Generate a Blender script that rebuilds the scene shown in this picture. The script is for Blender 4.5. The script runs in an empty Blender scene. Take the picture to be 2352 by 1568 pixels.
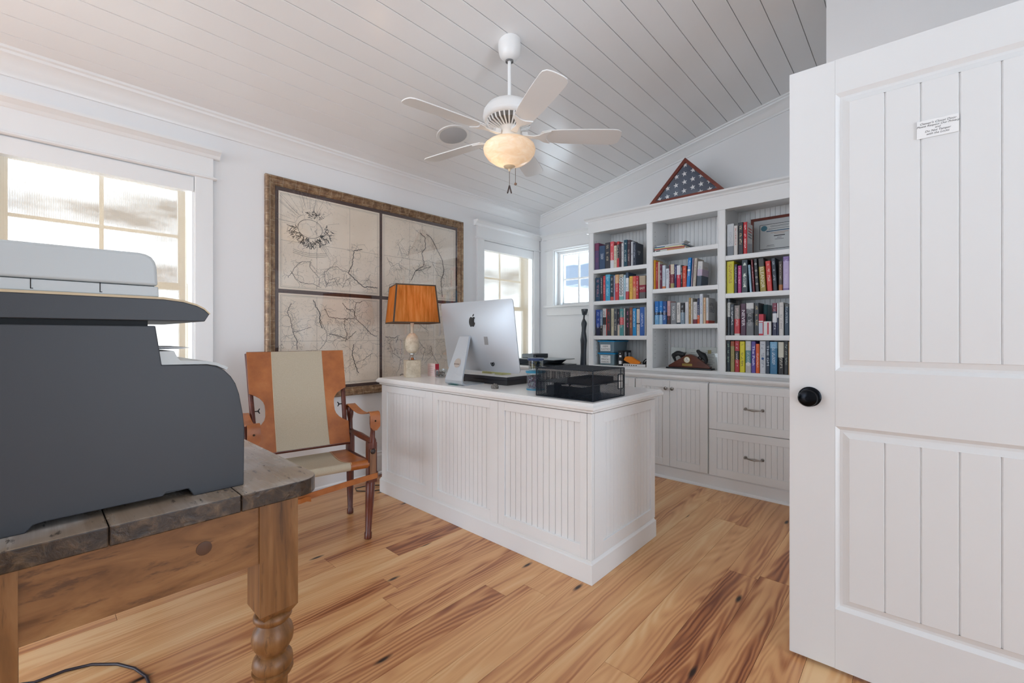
import bpy, bmesh, math, random
from mathutils import Vector, Matrix

# ------------------------------------------------------------------ scene, camera, light
scene = bpy.context.scene
C = scene.collection
PI = math.pi
R = math.radians
random.seed(7)

cam = bpy.data.cameras.new('camera')
cam.sensor_width = 36.0
cam.lens = 15.5176
cam.shift_y = -0.0063
cam.clip_start = 0.02
camo = bpy.data.objects.new('camera', cam)
camo.location = (0, 0, 1.13)
camo.rotation_euler = (R(90), 0, R(42.394))
C.objects.link(camo)
scene.camera = camo

scene.view_settings.view_transform = 'Standard'
scene.view_settings.look = 'None'
scene.view_settings.gamma = 1.0
scene.view_settings.use_curve_mapping = False
scene.view_settings.exposure = 0.25

# sky: pale blue with soft white cloud, one dome for all directions
w = bpy.data.worlds.new('sky'); scene.world = w; w.use_nodes = True
nt = w.node_tree; nt.nodes.clear()
wo = nt.nodes.new('ShaderNodeOutputWorld'); bg = nt.nodes.new('ShaderNodeBackground')
tc = nt.nodes.new('ShaderNodeTexCoord'); mp = nt.nodes.new('ShaderNodeMapping')
mp.inputs['Scale'].default_value = (1.0, 1.0, 3.2); mp.inputs['Location'].default_value = (21.3, 4.4, 8.8)
nz = nt.nodes.new('ShaderNodeTexNoise'); nz.inputs['Scale'].default_value = 3.1
nz.inputs['Detail'].default_value = 5.0; nz.inputs['Roughness'].default_value = 0.55
cr = nt.nodes.new('ShaderNodeMapRange'); cr.inputs['From Min'].default_value = 0.38; cr.inputs['From Max'].default_value = 0.52
cl = nt.nodes.new('ShaderNodeMix'); cl.data_type = 'RGBA'; cl.clamp_factor = True
cl.inputs['A'].default_value = (0.27, 0.355, 0.50, 1); cl.inputs['B'].default_value = (3.15, 3.60, 4.12, 1)
sx = nt.nodes.new('ShaderNodeSeparateXYZ')
mr = nt.nodes.new('ShaderNodeMapRange'); mr.inputs['From Min'].default_value = 0.02; mr.inputs['From Max'].default_value = 0.11
mx = nt.nodes.new('ShaderNodeMix'); mx.data_type = 'RGBA'
mx.inputs['A'].default_value = (3.15, 3.60, 4.12, 1)
nt.links.new(tc.outputs['Generated'], mp.inputs['Vector']); nt.links.new(mp.outputs['Vector'], nz.inputs['Vector'])
nt.links.new(nz.outputs['Fac'], cr.inputs['Value']); nt.links.new(cr.outputs['Result'], cl.inputs['Factor']); nt.links.new(tc.outputs['Generated'], sx.inputs[0])
nt.links.new(sx.outputs['Z'], mr.inputs['Value']); nt.links.new(mr.outputs['Result'], mx.inputs['Factor'])
nt.links.new(cl.outputs['Result'], mx.inputs['B']); nt.links.new(mx.outputs['Result'], bg.inputs['Color'])
bg.inputs['Strength'].default_value = 1.5
nt.links.new(bg.outputs['Background'], wo.inputs['Surface'])

def area(name, loc, aim, sx_, sy_, power, color):
    l = bpy.data.lights.new(name, 'AREA'); l.shape = 'RECTANGLE'; l.size = sx_; l.size_y = sy_
    l.energy = power; l.color = color
    o = bpy.data.objects.new(name, l); o.location = loc
    o.rotation_euler = (Vector(aim) - Vector(loc)).to_track_quat('-Z', 'Y').to_euler()
    C.objects.link(o); return o
# all daylight comes from the sky through the windows and the added openings; portals only help sampling
for nm_, loc_, aim_, a_, b_ in (('portal_west', (-3.42, 0.277, 1.45), (0, 0.277, 1.45), .80, 1.28), ('portal_corner', (-3.42, 3.503, 1.45), (0, 3.503, 1.45), .79, 1.28),
        ('portal_south', (-3.42, -3.45, 1.25), (0, -3.45, 1.25), 3.9, 2.3), ('portal_north', (-2.778, 4.20, 1.773), (-2.778, 0, 1.773), .486, .622),
        ('portal_rear', (-1.0, -7.13, 1.40), (-1.0, 0, 1.40), 4.2, 2.6), ('portal_right', (2.73, 1.0, 1.275), (0, 1.0, 1.275), 1.3, 2.45)):
    area(nm_, loc_, aim_, a_, b_, 1.0, (1, 1, 1)).data.cycles.is_portal = True

# ------------------------------------------------------------------ helpers
def lin(h):
    h = h.lstrip('#'); out = []
    for i in (0, 2, 4):
        c = int(h[i:i+2], 16) / 255.0
        out.append(c/12.92 if c <= 0.04045 else ((c+0.055)/1.055)**2.4)
    return (out[0], out[1], out[2], 1.0)

class NT:
    """small node tree helper"""
    def __init__(s, name):
        s.m = bpy.data.materials.new(name); s.m.use_nodes = True
        s.t = s.m.node_tree; s.b = s.t.nodes['Principled BSDF']; s.out = s.t.nodes['Material Output']
    def n(s, typ, **kw):
        nd = s.t.nodes.new('ShaderNode' + typ)
        for k, v in kw.items():
            if k.startswith('_'): setattr(nd, k[1:], v)
            else: s.set(nd, k, v)
        return nd
    def set(s, nd, k, v):
        k = int(k[1:]) if (k[0] == 'i' and k[1:].isdigit()) else k.replace('__', ' ')
        inp = nd.inputs[k]
        if hasattr(v, 'is_linked') or hasattr(v, 'links'): s.t.links.new(v, inp)
        else: inp.default_value = v
    def bs(s, **kw):
        for k, v in kw.items(): s.set(s.b, k.replace('_', ' '), v)
        return s
    def ramp(s, fac, *stops):
        r = s.n('ValToRGB', Fac=fac); e = r.color_ramp.elements
        while len(e) < len(stops): e.new(0.5)
        for i, (p, c) in enumerate(stops): e[i].position = p; e[i].color = c
        return r.outputs['Color']
    def noise(s, vec, scale, detail=3.0, rough=0.5, dist=0.0):
        return s.n('TexNoise', Vector=vec, Scale=scale, Detail=detail, Roughness=rough, Distortion=dist).outputs['Fac']
    def map(s, vec, scale=(1,1,1), loc=(0,0,0), rot=(0,0,0)):
        return s.n('Mapping', Vector=vec, Scale=scale, Location=loc, Rotation=rot).outputs['Vector']
    def math(s, op, a, b=0.0, clamp=False):
        nd = s.n('Math', _operation=op, i0=a, i1=b); nd.use_clamp = clamp; return nd.outputs[0]
    def mix(s, f, a, b, blend='MIX'):
        nd = s.n('Mix', _data_type='RGBA', _blend_type=blend)
        s.set(nd, 'Factor', f)
        for key, v in ((6, a), (7, b)):
            if hasattr(v, 'links'): s.t.links.new(v, nd.inputs[key])
            else: nd.inputs[key].default_value = v
        return nd.outputs[2]
    def bump(s, h, strength=0.2, dist=0.01):
        nd = s.n('Bump', Height=h, Strength=strength, Distance=dist); s.t.links.new(nd.outputs[0], s.b.inputs['Normal']); return s
    @property
    def obj(s): return s.n('TexCoord').outputs['Object']
    @property
    def gen(s): return s.n('TexCoord').outputs['Generated']

MATS = {}
def simple(name, col, rough=0.5, metal=0.0, **kw):
    if name in MATS: return MATS[name]
    n = NT(name); n.bs(Base_Color=lin(col) if isinstance(col, str) else col, Roughness=rough, Metallic=metal, **kw)
    MATS[name] = n.m; return n.m

class MB:
    def __init__(s): s.v = []; s.f = []
    def add(s, vs, fs):
        o = len(s.v); s.v += [tuple(p) for p in vs]; s.f += [tuple(i+o for i in f) for f in fs]; return s
    def box(s, x0, x1, y0, y1, z0, z1):
        return s.add([(x0,y0,z0),(x1,y0,z0),(x1,y1,z0),(x0,y1,z0),(x0,y0,z1),(x1,y0,z1),(x1,y1,z1),(x0,y1,z1)],
                     [(0,3,2,1),(4,5,6,7),(0,1,5,4),(1,2,6,5),(2,3,7,6),(3,0,4,7)])
    def cbox(s, c, d): return s.box(c[0]-d[0]/2,c[0]+d[0]/2,c[1]-d[1]/2,c[1]+d[1]/2,c[2]-d[2]/2,c[2]+d[2]/2)
    def prism(s, pts, axis, a0, a1, cap=True):
        """polygon pts in the two other axes (order x<y<z), extruded along axis"""
        def put(p, a):
            if axis == 'x': return (a, p[0], p[1])
            if axis == 'y': return (p[0], a, p[1])
            return (p[0], p[1], a)
        n = len(pts); vs = [put(p, a0) for p in pts] + [put(p, a1) for p in pts]
        ar = sum(pts[i][0]*pts[(i+1)%n][1]-pts[(i+1)%n][0]*pts[i][1] for i in range(n))
        flip = (ar > 0) ^ (axis == 'y') ^ (a1 < a0)
        fs = [(i, (i+1) % n, n+(i+1) % n, n+i) for i in range(n)]
        if cap: fs += [tuple(range(n-1, -1, -1)), tuple(range(n, 2*n))]
        if not flip: fs = [tuple(reversed(f)) for f in fs]
        return s.add(vs, fs)
    def lathe(s, prof, segs=24, c=(0,0,0), a0=0.0, a1=2*PI, axis='z', ring=False):
        if ring: prof = list(prof)+[prof[0]]
        vs = []; full = abs(a1-a0-2*PI) < 1e-6; k = segs if full else segs+1
        for (r, z) in prof:
            for i in range(k):
                a = a0+(a1-a0)*i/segs; x, y = r*math.cos(a), r*math.sin(a)
                if axis == 'z': p = (c[0]+x, c[1]+y, c[2]+z)
                elif axis == 'y': p = (c[0]+x, c[1]-z, c[2]+y)
                else: p = (c[0]+z, c[1]+x, c[2]+y)
                vs.append(p)
        fs = []
        for j in range(len(prof)-1):
            for i in range(segs):
                i2 = (i+1) % k
                fs.append((j*k+i, j*k+i2, (j+1)*k+i2, (j+1)*k+i))
        if full and not ring:
            if prof[0][0] > 1e-6: fs.append(tuple(range(k-1, -1, -1)))
            if prof[-1][0] > 1e-6: fs.append(tuple((len(prof)-1)*k+i for i in range(k)))
        return s.add(vs, fs)
    def tube(s, pts, r, segs=8, closed=False):
        pts = [Vector(p) for p in pts]; n = len(pts); vs = []; up = Vector((0,0,1)); prev = None
        for i, p in enumerate(pts):
            a = pts[(i-1) % n] if (i or closed) else p; b = pts[(i+1) % n] if (i < n-1 or closed) else p
            d = (b-a).normalized()
            if prev is None:
                q = d.cross(up); q = q if q.length > 1e-3 else d.cross(Vector((1,0,0)))
            else: q = prev - d*prev.dot(d)
            q.normalize(); prev = q; e = d.cross(q)
            rr = r[i] if isinstance(r, (list, tuple)) else r
            for k in range(segs):
                t = 2*PI*k/segs; vs.append(p+(q*math.cos(t)+e*math.sin(t))*rr)
        fs = []
        for i in range(n if closed else n-1):
            for k in range(segs):
                j = (i+1) % n; fs.append((i*segs+k, i*segs+(k+1) % segs, j*segs+(k+1) % segs, j*segs+k))
        if not closed: fs += [tuple(range(segs-1, -1, -1)), tuple((n-1)*segs+k for k in range(segs))]
        fs = [tuple(reversed(f)) for f in fs]
        return s.add(vs, fs)
    def strip(s, pts, w, up, th=0.0):
        """flat ribbon along pts, width w measured across 'side', offset by thickness th along up"""
        pts = [Vector(p) for p in pts]; up = Vector(up); n = len(pts); vs = []
        for i, p in enumerate(pts):
            d = (pts[min(i+1, n-1)]-pts[max(i-1, 0)]).normalized(); sd = d.cross(up).normalized()*(w/2)
            uu = sd.cross(d).normalized()*th
            vs += [p-sd, p+sd] if not th else [p-sd, p+sd, p+sd+uu, p-sd+uu]
        k = 2 if not th else 4; fs = []
        for i in range(n-1):
            if th:
                for q in range(4): fs.append((i*4+q, i*4+(q+1) % 4, (i+1)*4+(q+1) % 4, (i+1)*4+q))
            else: fs.append((i*2, i*2+1, i*2+3, i*2+2))
        if th: fs += [(3,2,1,0), tuple((n-1)*4+q for q in range(4))]
        return s.add(vs, fs)
    def mesh(s, name, smooth=None):
        me = bpy.data.meshes.new(name); me.from_pydata(s.v, [], s.f); me.validate()
        bm = bmesh.new(); bm.from_mesh(me); bmesh.ops.recalc_face_normals(bm, faces=bm.faces); bm.to_mesh(me); bm.free()
        if smooth is not None:
            me.polygons.foreach_set('use_smooth', [True]*len(me.polygons)); me.set_sharp_from_angle(angle=R(smooth))
        me.update(); return me
    def build(s, name, mat, parent=None, smooth=None, bevel=0.0, world=False, seg=2, loc=None, rz=None):
        if world and parent is not None:
            inv = wm(parent).inverted(); s.v = [tuple(inv @ Vector(p)) for p in s.v]
        o = bpy.data.objects.new(name, s.mesh(name, smooth)); C.objects.link(o)
        if mat is not None: o.data.materials.append(mat)
        if parent is not None: o.parent = parent
        if loc is not None: o.location = loc
        if rz is not None: o.rotation_euler = (0, 0, rz)
        if bevel: bev(o, bevel, seg)
        return o

def bev(o, wd, seg=2):
    m = o.modifiers.new('bevel', 'BEVEL'); m.width = wd; m.segments = seg; m.limit_method = 'ANGLE'; m.angle_limit = R(40)
def wm(o):
    m = o.matrix_basis.copy(); p = o.parent
    while p is not None: m = p.matrix_basis @ m; p = p.parent
    return m
def tag(o, label, cat, group=None, kind=None):
    o['label'] = label; o['category'] = cat
    if group: o['group'] = group
    if kind: o['kind'] = kind
    return o
def thing(name, label, cat, loc=(0,0,0), rz=0.0, group=None):
    o = bpy.data.objects.new(name, None); o.empty_display_size = 0.05; C.objects.link(o)
    o.location = loc; o.rotation_euler = (0, 0, rz); return tag(o, label, cat, group)
def struct(o): o['kind'] = 'structure'; return o
def inst(me, name, parent, loc=(0,0,0), rot=(0,0,0), scale=(1,1,1)):
    o = bpy.data.objects.new(name, me); C.objects.link(o); o.parent = parent
    o.location = loc; o.rotation_euler = rot; o.scale = scale; return o
def text(s_, size, mat, parent, mtx, name='lettering', width=None, shear=0.0, align='CENTER', font=None, space=1.0):
    cu = bpy.data.curves.new(name, 'FONT'); cu.body = s_; cu.size = size; cu.align_x = align; cu.align_y = 'CENTER'; cu.shear = shear
    cu.space_line = space; cu.resolution_u = 2; cu.fill_mode = 'FRONT'
    cu.materials.append(mat)
    tmp = bpy.data.objects.new('tmp', cu); me = bpy.data.meshes.new_from_object(tmp); me.name = name
    bpy.data.objects.remove(tmp); bpy.data.curves.remove(cu)
    if width:
        xs = [v.co.x for v in me.vertices]; k = width/max(1e-6, max(xs)-min(xs))
        for v in me.vertices: v.co.x *= k
    if not len(me.materials): me.materials.append(mat)
    o = bpy.data.objects.new(name, me); C.objects.link(o); o.parent = parent; o.matrix_basis = mtx
    return o
def axes(o, x, y):
    """matrix from origin, text direction x and text up y"""
    x = Vector(x).normalized(); y = Vector(y).normalized(); z = x.cross(y)
    return Matrix(((x.x, y.x, z.x, o[0]), (x.y, y.y, z.y, o[1]), (x.z, y.z, z.z, o[2]), (0, 0, 0, 1)))
def arc(cx, cy, r, a0, a1, n):
    return [(cx+r*math.cos(R(a0+(a1-a0)*i/n)), cy+r*math.sin(R(a0+(a1-a0)*i/n))) for i in range(n+1)]

# ------------------------------------------------------------------ materials
def m_paint(name, col, rough, bump=0.0):
    n = NT(name)
    f = n.noise(n.obj, 3.0, 2.0)
    c = lin(col); n.bs(Base_Color=n.mix(n.math('MULTIPLY', f, 0.06), c, (c[0]*.9, c[1]*.9, c[2]*.9, 1)), Roughness=rough)
    if bump: n.bump(n.noise(n.obj, 90.0, 3.0), bump, 0.002)
    MATS[name] = n.m; return n.m
WALL = m_paint('wall_paint', '#f3f3f3', 0.55)
TRIM = m_paint('trim_paint', '#f4f4f3', 0.32)
CEIL = m_paint('ceiling_gloss_paint', '#f6f6f6', 0.22)
CAB = m_paint('cabinet_paint', '#f3f3f2', 0.34)
COUNTER = m_paint('counter_paint', '#f1f0ee', 0.25, 0.05)
DOORP = m_paint('door_paint', '#e6e6e5', 0.38)
DARKGAP = simple('gap_shadow', '#55534f', 0.9)

def m_floor():
    n = NT('heart_pine_floor')
    rnd = n.n('ObjectInfo').outputs['Random']
    off = n.n('CombineXYZ', X=n.math('MULTIPLY', rnd, 37.0), Y=n.math('MULTIPLY', rnd, 91.0), Z=0.0).outputs[0]
    v = n.n('VectorMath', _operation='ADD', i0=n.obj, i1=off).outputs[0]
    warp = n.noise(n.map(v, (3.0, 1.1, 1)), 1.6, 3.0, 0.55)
    sp = n.n('SeparateXYZ', i0=v)
    x2 = n.math('ADD', sp.outputs['X'], n.math('MULTIPLY', n.math('SUBTRACT', warp, 0.5), 0.05))
    v2 = n.n('CombineXYZ', X=x2, Y=sp.outputs['Y'], Z=0.0).outputs[0]
    broad = n.noise(n.map(v2, (11.0, 0.42, 1)), 1.0, 2.0, 0.5)
    iso = n.noise(n.map(v2, (6.5, 0.50, 1), loc=(4.0, 2.0, 0)), 1.0, 1.5, 0.45)
    fine = n.noise(n.map(v2, (85.0, 1.6, 1)), 1.0, 3.0, 0.6)
    rings = n.n('TexWave', _wave_type='BANDS', _bands_direction='X', Vector=n.map(v2, (1.0, 0.10, 1)), Scale=19.0, Distortion=2.2, Detail=2.0, Detail__Scale=0.6).outputs['Fac']
    rings = n.math('MULTIPLY', n.math('ADD', n.math('SINE', n.math('MULTIPLY', iso, 150.0)), 1.0), 0.5)
    g = n.math('ADD', n.math('MULTIPLY', broad, 0.95), n.math('MULTIPLY', n.math('SUBTRACT', rings, 0.75), 0.13))
    g = n.math('ADD', g, n.math('MULTIPLY', n.math('SUBTRACT', fine, 0.5), 0.20))
    g = n.math('ADD', g, n.math('MULTIPLY', n.math('SUBTRACT', rnd, 0.5), 0.24))
    col = n.ramp(g, (0.15, lin('#7d452d')), (0.28, lin('#b27349')), (0.40, lin('#d69c6a')), (0.54, lin('#e3ae78')), (0.72, lin('#eec592')))
    vk = n.n('TexVoronoi', _voronoi_dimensions='2D', Vector=n.map(v, (6.0, 1.7, 1)), Scale=1.0, Randomness=1.0)
    pick = n.math('LESS_THAN', n.n('SeparateColor', i0=vk.outputs['Color']).outputs[0], 0.30)
    kn = n.math('MULTIPLY', n.ramp(n.math('ADD', vk.outputs['Distance'], n.math('MULTIPLY', n.math('SUBTRACT', fine, 0.5), 0.05)), (0.025, (1,1,1,1)), (0.075, (0,0,0,1))), pick)
    col = n.mix(kn, col, lin('#2e1c15'))
    n.bs(Base_Color=col, Roughness=n.math('ADD', 0.24, n.math('MULTIPLY', fine, 0.16)), Specular_IOR_Level=0.45)
    n.bump(fine, 0.06, 0.002)
    return n.m
FLOOR = m_floor()

def m_wood(name, c0, c1, c2, rough=0.45, scale=(30, 30, 2), spots=0.0, spotcol='#20140f'):
    n = NT(name)
    w1 = n.noise(n.map(n.obj, tuple(a*.12 for a in scale)), 1.0, 2.0)
    a = n.noise(n.map(n.obj, scale), 1.0, 4.0, 0.6, 1.2)
    g = n.math('ADD', n.math('MULTIPLY', a, 0.7), n.math('MULTIPLY', w1, 0.3))
    col = n.ramp(g, (0.3, lin(c0)), (0.5, lin(c1)), (0.7, lin(c2)))
    if spots:
        sp = n.noise(n.map(n.obj, tuple(a*1.1 for a in scale)), 2.2, 5.0, 0.7)
        col = n.mix(n.ramp(sp, (0.57, (0,0,0,1)), (0.66, (spots,)*3+(1,))), col, lin(spotcol))
    n.bs(Base_Color=col, Roughness=rough); n.bump(a, 0.15, 0.002)
    MATS[name] = n.m; return n.m
PINE = m_wood('aged_pine', '#5d3b1c', '#85592f', '#a2754a', 0.42, (18, 18, 1.6), 0.6, '#3a2213')
PINE_H = m_wood('aged_pine_apron', '#6b431f', '#93653a', '#ab7f50', 0.5, (14, 4.0, 20), 0.6, '#43281a')
PLANKTOP = m_wood('worn_table_top', '#6b5a4a', '#978577', '#b9aca1', 0.30, (2.0, 26, 26), 0.85, '#2c2622')
MAHOG = m_wood('mahogany_leg', '#3f1a10', '#5b2716', '#74351f', 0.34, (40, 40, 4))
CHERRY = m_wood('cherry_frame', '#552016', '#702d1d', '#8a3d26', 0.35, (6, 30, 30))

def m_leather():
    n = NT('tan_leather'); f = n.noise(n.obj, 9.0, 4.0, 0.6); g = n.noise(n.obj, 160.0, 3.0)
    n.bs(Base_Color=n.ramp(f, (0.3, lin('#96521f')), (0.55, lin('#b0672f')), (0.8, lin('#c07c44'))), Roughness=0.38); n.bump(g, 0.12, 0.001)
    return n.m
LEATHER = m_leather()
def m_canvas():
    n = NT('natural_canvas'); wv = n.n('TexWave', _bands_direction='X', Vector=n.obj, Scale=130.0, Distortion=1.0).outputs['Fac']
    f = n.noise(n.map(n.obj, (60, 60, 60)), 6.0, 4.0)
    n.bs(Base_Color=n.ramp(f, (0.3, lin('#b5a890')), (0.7, lin('#c5b9a3'))), Roughness=0.85); n.bump(wv, 0.12, 0.001)
    return n.m
CANVAS = m_canvas()
STITCH = simple('cream_stitch', '#e2cfae', 0.8)
BLACK = simple('black_metal', '#15171b', 0.42, 0.3)
CHROME = simple('chrome', '#c9c9c9', 0.15, 1.0)
NICKEL = simple('brushed_nickel', '#9b9894', 0.32, 1.0)
WHITE = simple('white_plastic', '#ececec', 0.4)
PAPER = simple('white_paper', '#ececea', 0.75)
INK = simple('black_ink', '#17171a', 0.7)

def m_glass(name, tint=(1,1,1,1), f0=0.08):
    n = NT(name); n.t.nodes.remove(n.b)
    tr = n.n('BsdfTransparent', Color=tint); gl = n.n('BsdfGlossy', Roughness=0.02)
    fr = n.n('Fresnel', IOR=1.45); k = n.math('MINIMUM', n.math('MULTIPLY', fr.outputs[0], f0/0.04), 0.16)
    mx_ = n.n('MixShader', Fac=k); n.t.links.new(tr.outputs[0], mx_.inputs[1]); n.t.links.new(gl.outputs[0], mx_.inputs[2])
    n.t.links.new(mx_.outputs[0], n.out.inputs['Surface']); MATS[name] = n.m; return n.m
GLASS = m_glass('window_glass', (0.97, 0.985, 0.98, 1), 0.03)
PICGLASS = m_glass('picture_glass', (1, 1, 1, 1), 0.05)
CLEAR = m_glass('clear_plastic', (0.95, 0.97, 0.98, 1), 0.05)

def m_shade():
    n = NT('woven_solar_shade'); n.t.nodes.remove(n.b)
    v = n.obj
    wx = n.n('TexWave', _bands_direction='Y', Vector=v, Scale=38.0, Distortion=0.6, Detail=2.0).outputs['Fac']
    wz = n.n('TexWave', _bands_direction='Z', Vector=v, Scale=55.0, Distortion=0.5, Detail=1.0).outputs['Fac']
    k = n.math('MULTIPLY', wx, wz)
    nzv = n.noise(n.map(v, (1, 60, 8)), 1.0, 3.0)
    open_ = n.math('ADD', 0.10, n.math('MULTIPLY', n.math('ADD', k, n.math('MULTIPLY', nzv, 0.5)), 0.10), True)
    tr = n.n('BsdfTransparent', Color=(1, 1, 1, 1)); df = n.n('BsdfDiffuse', Color=lin('#c4b096')); tl = n.n('BsdfTranslucent', Color=lin('#d9c6ac'))
    m1 = n.n('MixShader', Fac=0.10); n.t.links.new(df.outputs[0], m1.inputs[1]); n.t.links.new(tl.outputs[0], m1.inputs[2])
    m2 = n.n('MixShader', Fac=open_); n.t.links.new(m1.outputs[0], m2.inputs[1]); n.t.links.new(tr.outputs[0], m2.inputs[2])
    n.t.links.new(m2.outputs[0], n.out.inputs['Surface']); return n.m
SHADE = m_shade()
# ------------------------------------------------------------------ the room
XA, YB, XC, YR = -3.235, 4.02, 2.60, -7.00          # left wall, bookcase wall, right wall, rear wall
CS = 0.2068                                          # ceiling slope
def cz(x): return 2.496 + CS*(x + 3.16)
WT = 0.17

# floor boards, each its own board
floor = struct(MB().box(XA-WT, XC+0.12, YR-0.12, YB+WT, -0.06, -0.019).build('floor', simple('subfloor', '#3b2618', 0.9)))
pw = 0.1285; rows = int((XC-XA)/pw)+1; bcache = {}
for i in range(rows):
    x0 = XA + i*pw; wdt = min(pw, XC-x0)
    y = YR - random.uniform(0, 1.4)
    while y < YB:
        L = random.choice((1.2, 1.5, 1.8, 2.1, 2.4, 2.7)); ya = max(y, YR); yb_ = min(y+L, YB)
        if yb_-ya > 0.05:
            key = (round(wdt, 4), round(yb_-ya, 3))
            if key not in bcache:
                b = MB().box(-wdt/2+.0005, wdt/2-.0005, -(yb_-ya)/2+.0006, (yb_-ya)/2-.0006, -.019, 0); me = b.mesh('floor_board'); me.materials.append(FLOOR); bcache[key] = me
            inst(bcache[key], 'floor_board', floor, (x0+wdt/2, (ya+yb_)/2, 0))
        y += L

# ceiling of long gloss planks, running parallel to the left wall
ceiling = struct(MB().prism([(XA-WT, cz(XA-WT)+.02), (XC+.12, cz(XC+.12)+.02), (XC+.12, cz(XC+.12)+.1), (XA-WT, cz(XA-WT)+.1)], 'y', YR-.12, YB+WT).build('ceiling', simple('ceiling_joint', '#8b8b8b', 0.9)))
ang = math.atan(CS); cp = 0.1283; Lc = YB-YR
xg = -1.831*0.9826
k0 = math.ceil((XA-xg)/cp)-1
pm = MB().prism([(0.0012, .018), (0.0012, .0025), (.0035, 0), (cp/math.cos(ang)-.0035, 0), (cp/math.cos(ang)-.0012, .0025), (cp/math.cos(ang)-.0012, .018)], 'y', YR, YB).mesh('ceiling_plank'); pm.materials.append(CEIL)
k = k0
while xg+k*cp < XC:
    x0 = xg+k*cp
    inst(pm, 'ceiling_plank', ceiling, (x0, 0, cz(x0)), (0, -ang, 0)); k += 1

# left wall with two window openings, plus an unseen one added for daylight
SILL, HEADZ = 0.812, 2.09
A1 = (-0.125, 0.679); A2 = (3.108, 3.898); A0 = (-5.40, -1.50)
b = MB(); H0 = 2.62
b.box(XA-WT, XA, YR-.12, A0[0], 0, H0); b.box(XA-WT, XA, A0[1], A1[0], 0, H0); b.box(XA-WT, XA, A1[1], A2[0], 0, H0); b.box(XA-WT, XA, A2[1], YB+WT, 0, H0)
b.box(XA-WT, XA, A0[0], A0[1], 0, .1); b.box(XA-WT, XA, A0[0], A0[1], 2.4, H0)
for a in (A1, A2): b.box(XA-WT, XA, a[0], a[1], 0, SILL); b.box(XA-WT, XA, a[0], a[1], HEADZ, H0)
struct(b.build('wall_left', WALL))
# bookcase wall with one small window
BX = (-3.021, -2.535); BZ = (1.462, 2.084); HB = 3.45
b = MB(); b.box(XA, BX[0], YB, YB+WT, 0, HB); b.box(BX[1], XC+.12, YB, YB+WT, 0, HB)
b.box(BX[0], BX[1], YB, YB+WT, 0, BZ[0]); b.box(BX[0], BX[1], YB, YB+WT, BZ[1], HB)
struct(b.build('wall_back', WALL))
# right wall, closet block, rear wall; unseen openings added in both walls for daylight
HB = 3.75
b = MB()
for q in ((YR-.12, .35, 0, HB), (1.65, YB, 0, HB), (.35, 1.65, 0, .05), (.35, 1.65, 2.5, HB)): b.box(XC, XC+.12, *q)
struct(b.build('wall_right', WALL))
b = MB(); b.box(-0.353, XC, 2.90, YB, 0, 3.72); b.box(.445, .56, 1.84, 1.95, 0, 3.5); b.box(.445, .56, 1.95, 2.90, 2.08, 3.5); struct(b.build('wall_closet', WALL))
b = MB()
for q in ((XA, -3.1, 0, HB), (1.1, XC, 0, HB), (-3.1, 1.1, 0, .1), (-3.1, 1.1, 2.7, HB)): b.box(q[0], q[1], YR-.12, YR, q[2], q[3])
struct(b.build('wall_rear', WALL))

struct(MB().box(-.75, XC, -1.02, -.90, 0, 3.72).build('wall_light_baffle', WALL))  # unseen wall added to keep daylight off the open door
# crown moulding
CP = [(0, 0), (0, -.105), (.010, -.105), (.012, -.090), (.022, -.082), (.030, -.060), (.052, -.034), (.064, -.028), (.066, -.016), (.076, -.012), (.078, 0)]
struct(MB().prism([(XA+p[0], cz(XA+p[0])+p[1]+(0 if p[1] else 0.01)) for p in CP], 'y', YR, YB).build('trim_1', TRIM, smooth=40))
b = MB(); vs = []; n = len(CP)
for x in (XA, -0.353):
    for p in CP: vs.append((x, YB-p[0], cz(x)+p[1]+(0 if p[1] else .02)))
b.add(vs, [(i, (i+1) % n, n+(i+1) % n, n+i) for i in range(n)])
struct(b.build('trim_2', TRIM, smooth=40))
# baseboards
BP = [(0, 0), (.026, 0), (.026, .012), (.016, .022), (.016, .15), (.011, .165), (.011, .178), (0, .182)]
struct(MB().prism([(XA+p[0], p[1]) for p in BP], 'y', A0[1]+.01, 3.39).build('baseboard_left', TRIM))
struct(MB().prism([(XC-p[0], p[1]) for p in BP], 'y', YR, 2.9).build('baseboard_right', TRIM))

# windows -----------------------------------------------------------
def head_profile(d=1.0):
    return [(0, 0), (.020, 0), (.030, .006), (.030, .014), (.020, .020), (.020, .130), (.026, .135), (.034, .150), (.052, .165), (.060, .170), (.060, .184), (0, .186)]
def sash_grid(name, parent, u0, u1, z0, z1, d0, d1, put, nv, nh, st=.042, mu=.018):
    """one sash: stiles, rails, bars and panes"""
    def bx(nm, a0, a1, c0, c1, e0=d0, e1=d1, m=TRIM): b_ = MB(); put(b_, a0, a1, e0, e1, c0, c1); return b_.build(nm, m, parent)
    bx('sash_stile', u0, u0+st, z0, z1); bx('sash_stile', u1-st, u1, z0, z1)
    bx('sash_rail', u0+st, u1-st, z0, z0+st); bx('sash_rail', u0+st, u1-st, z1-st, z1)
    cu = [u0+st+(u1-u0-2*st)*i/nv for i in range(nv+1)]; cv = [z0+st+(z1-z0-2*st)*i/nh for i in range(nh+1)]
    for c in cu[1:-1]: bx('glazing_bar', c-mu/2, c+mu/2, z0+st, z1-st, d0+.006, d1-.006)
    for i in range(nv):
        a0 = cu[i]+(mu/2 if i else 0); a1 = cu[i+1]-(mu/2 if i < nv-1 else 0)
        for c in cv[1:-1]: bx('glazing_bar', a0, a1, c-mu/2, c+mu/2, d0+.006, d1-.006)
        for j in range(nh):
            c0 = cv[j]+(mu/2 if j else 0); c1 = cv[j+1]-(mu/2 if j < nh-1 else 0)
            bx('pane', a0, a1, c0, c1, (d0+d1)/2-.002, (d0+d1)/2+.002, GLASS)

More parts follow.
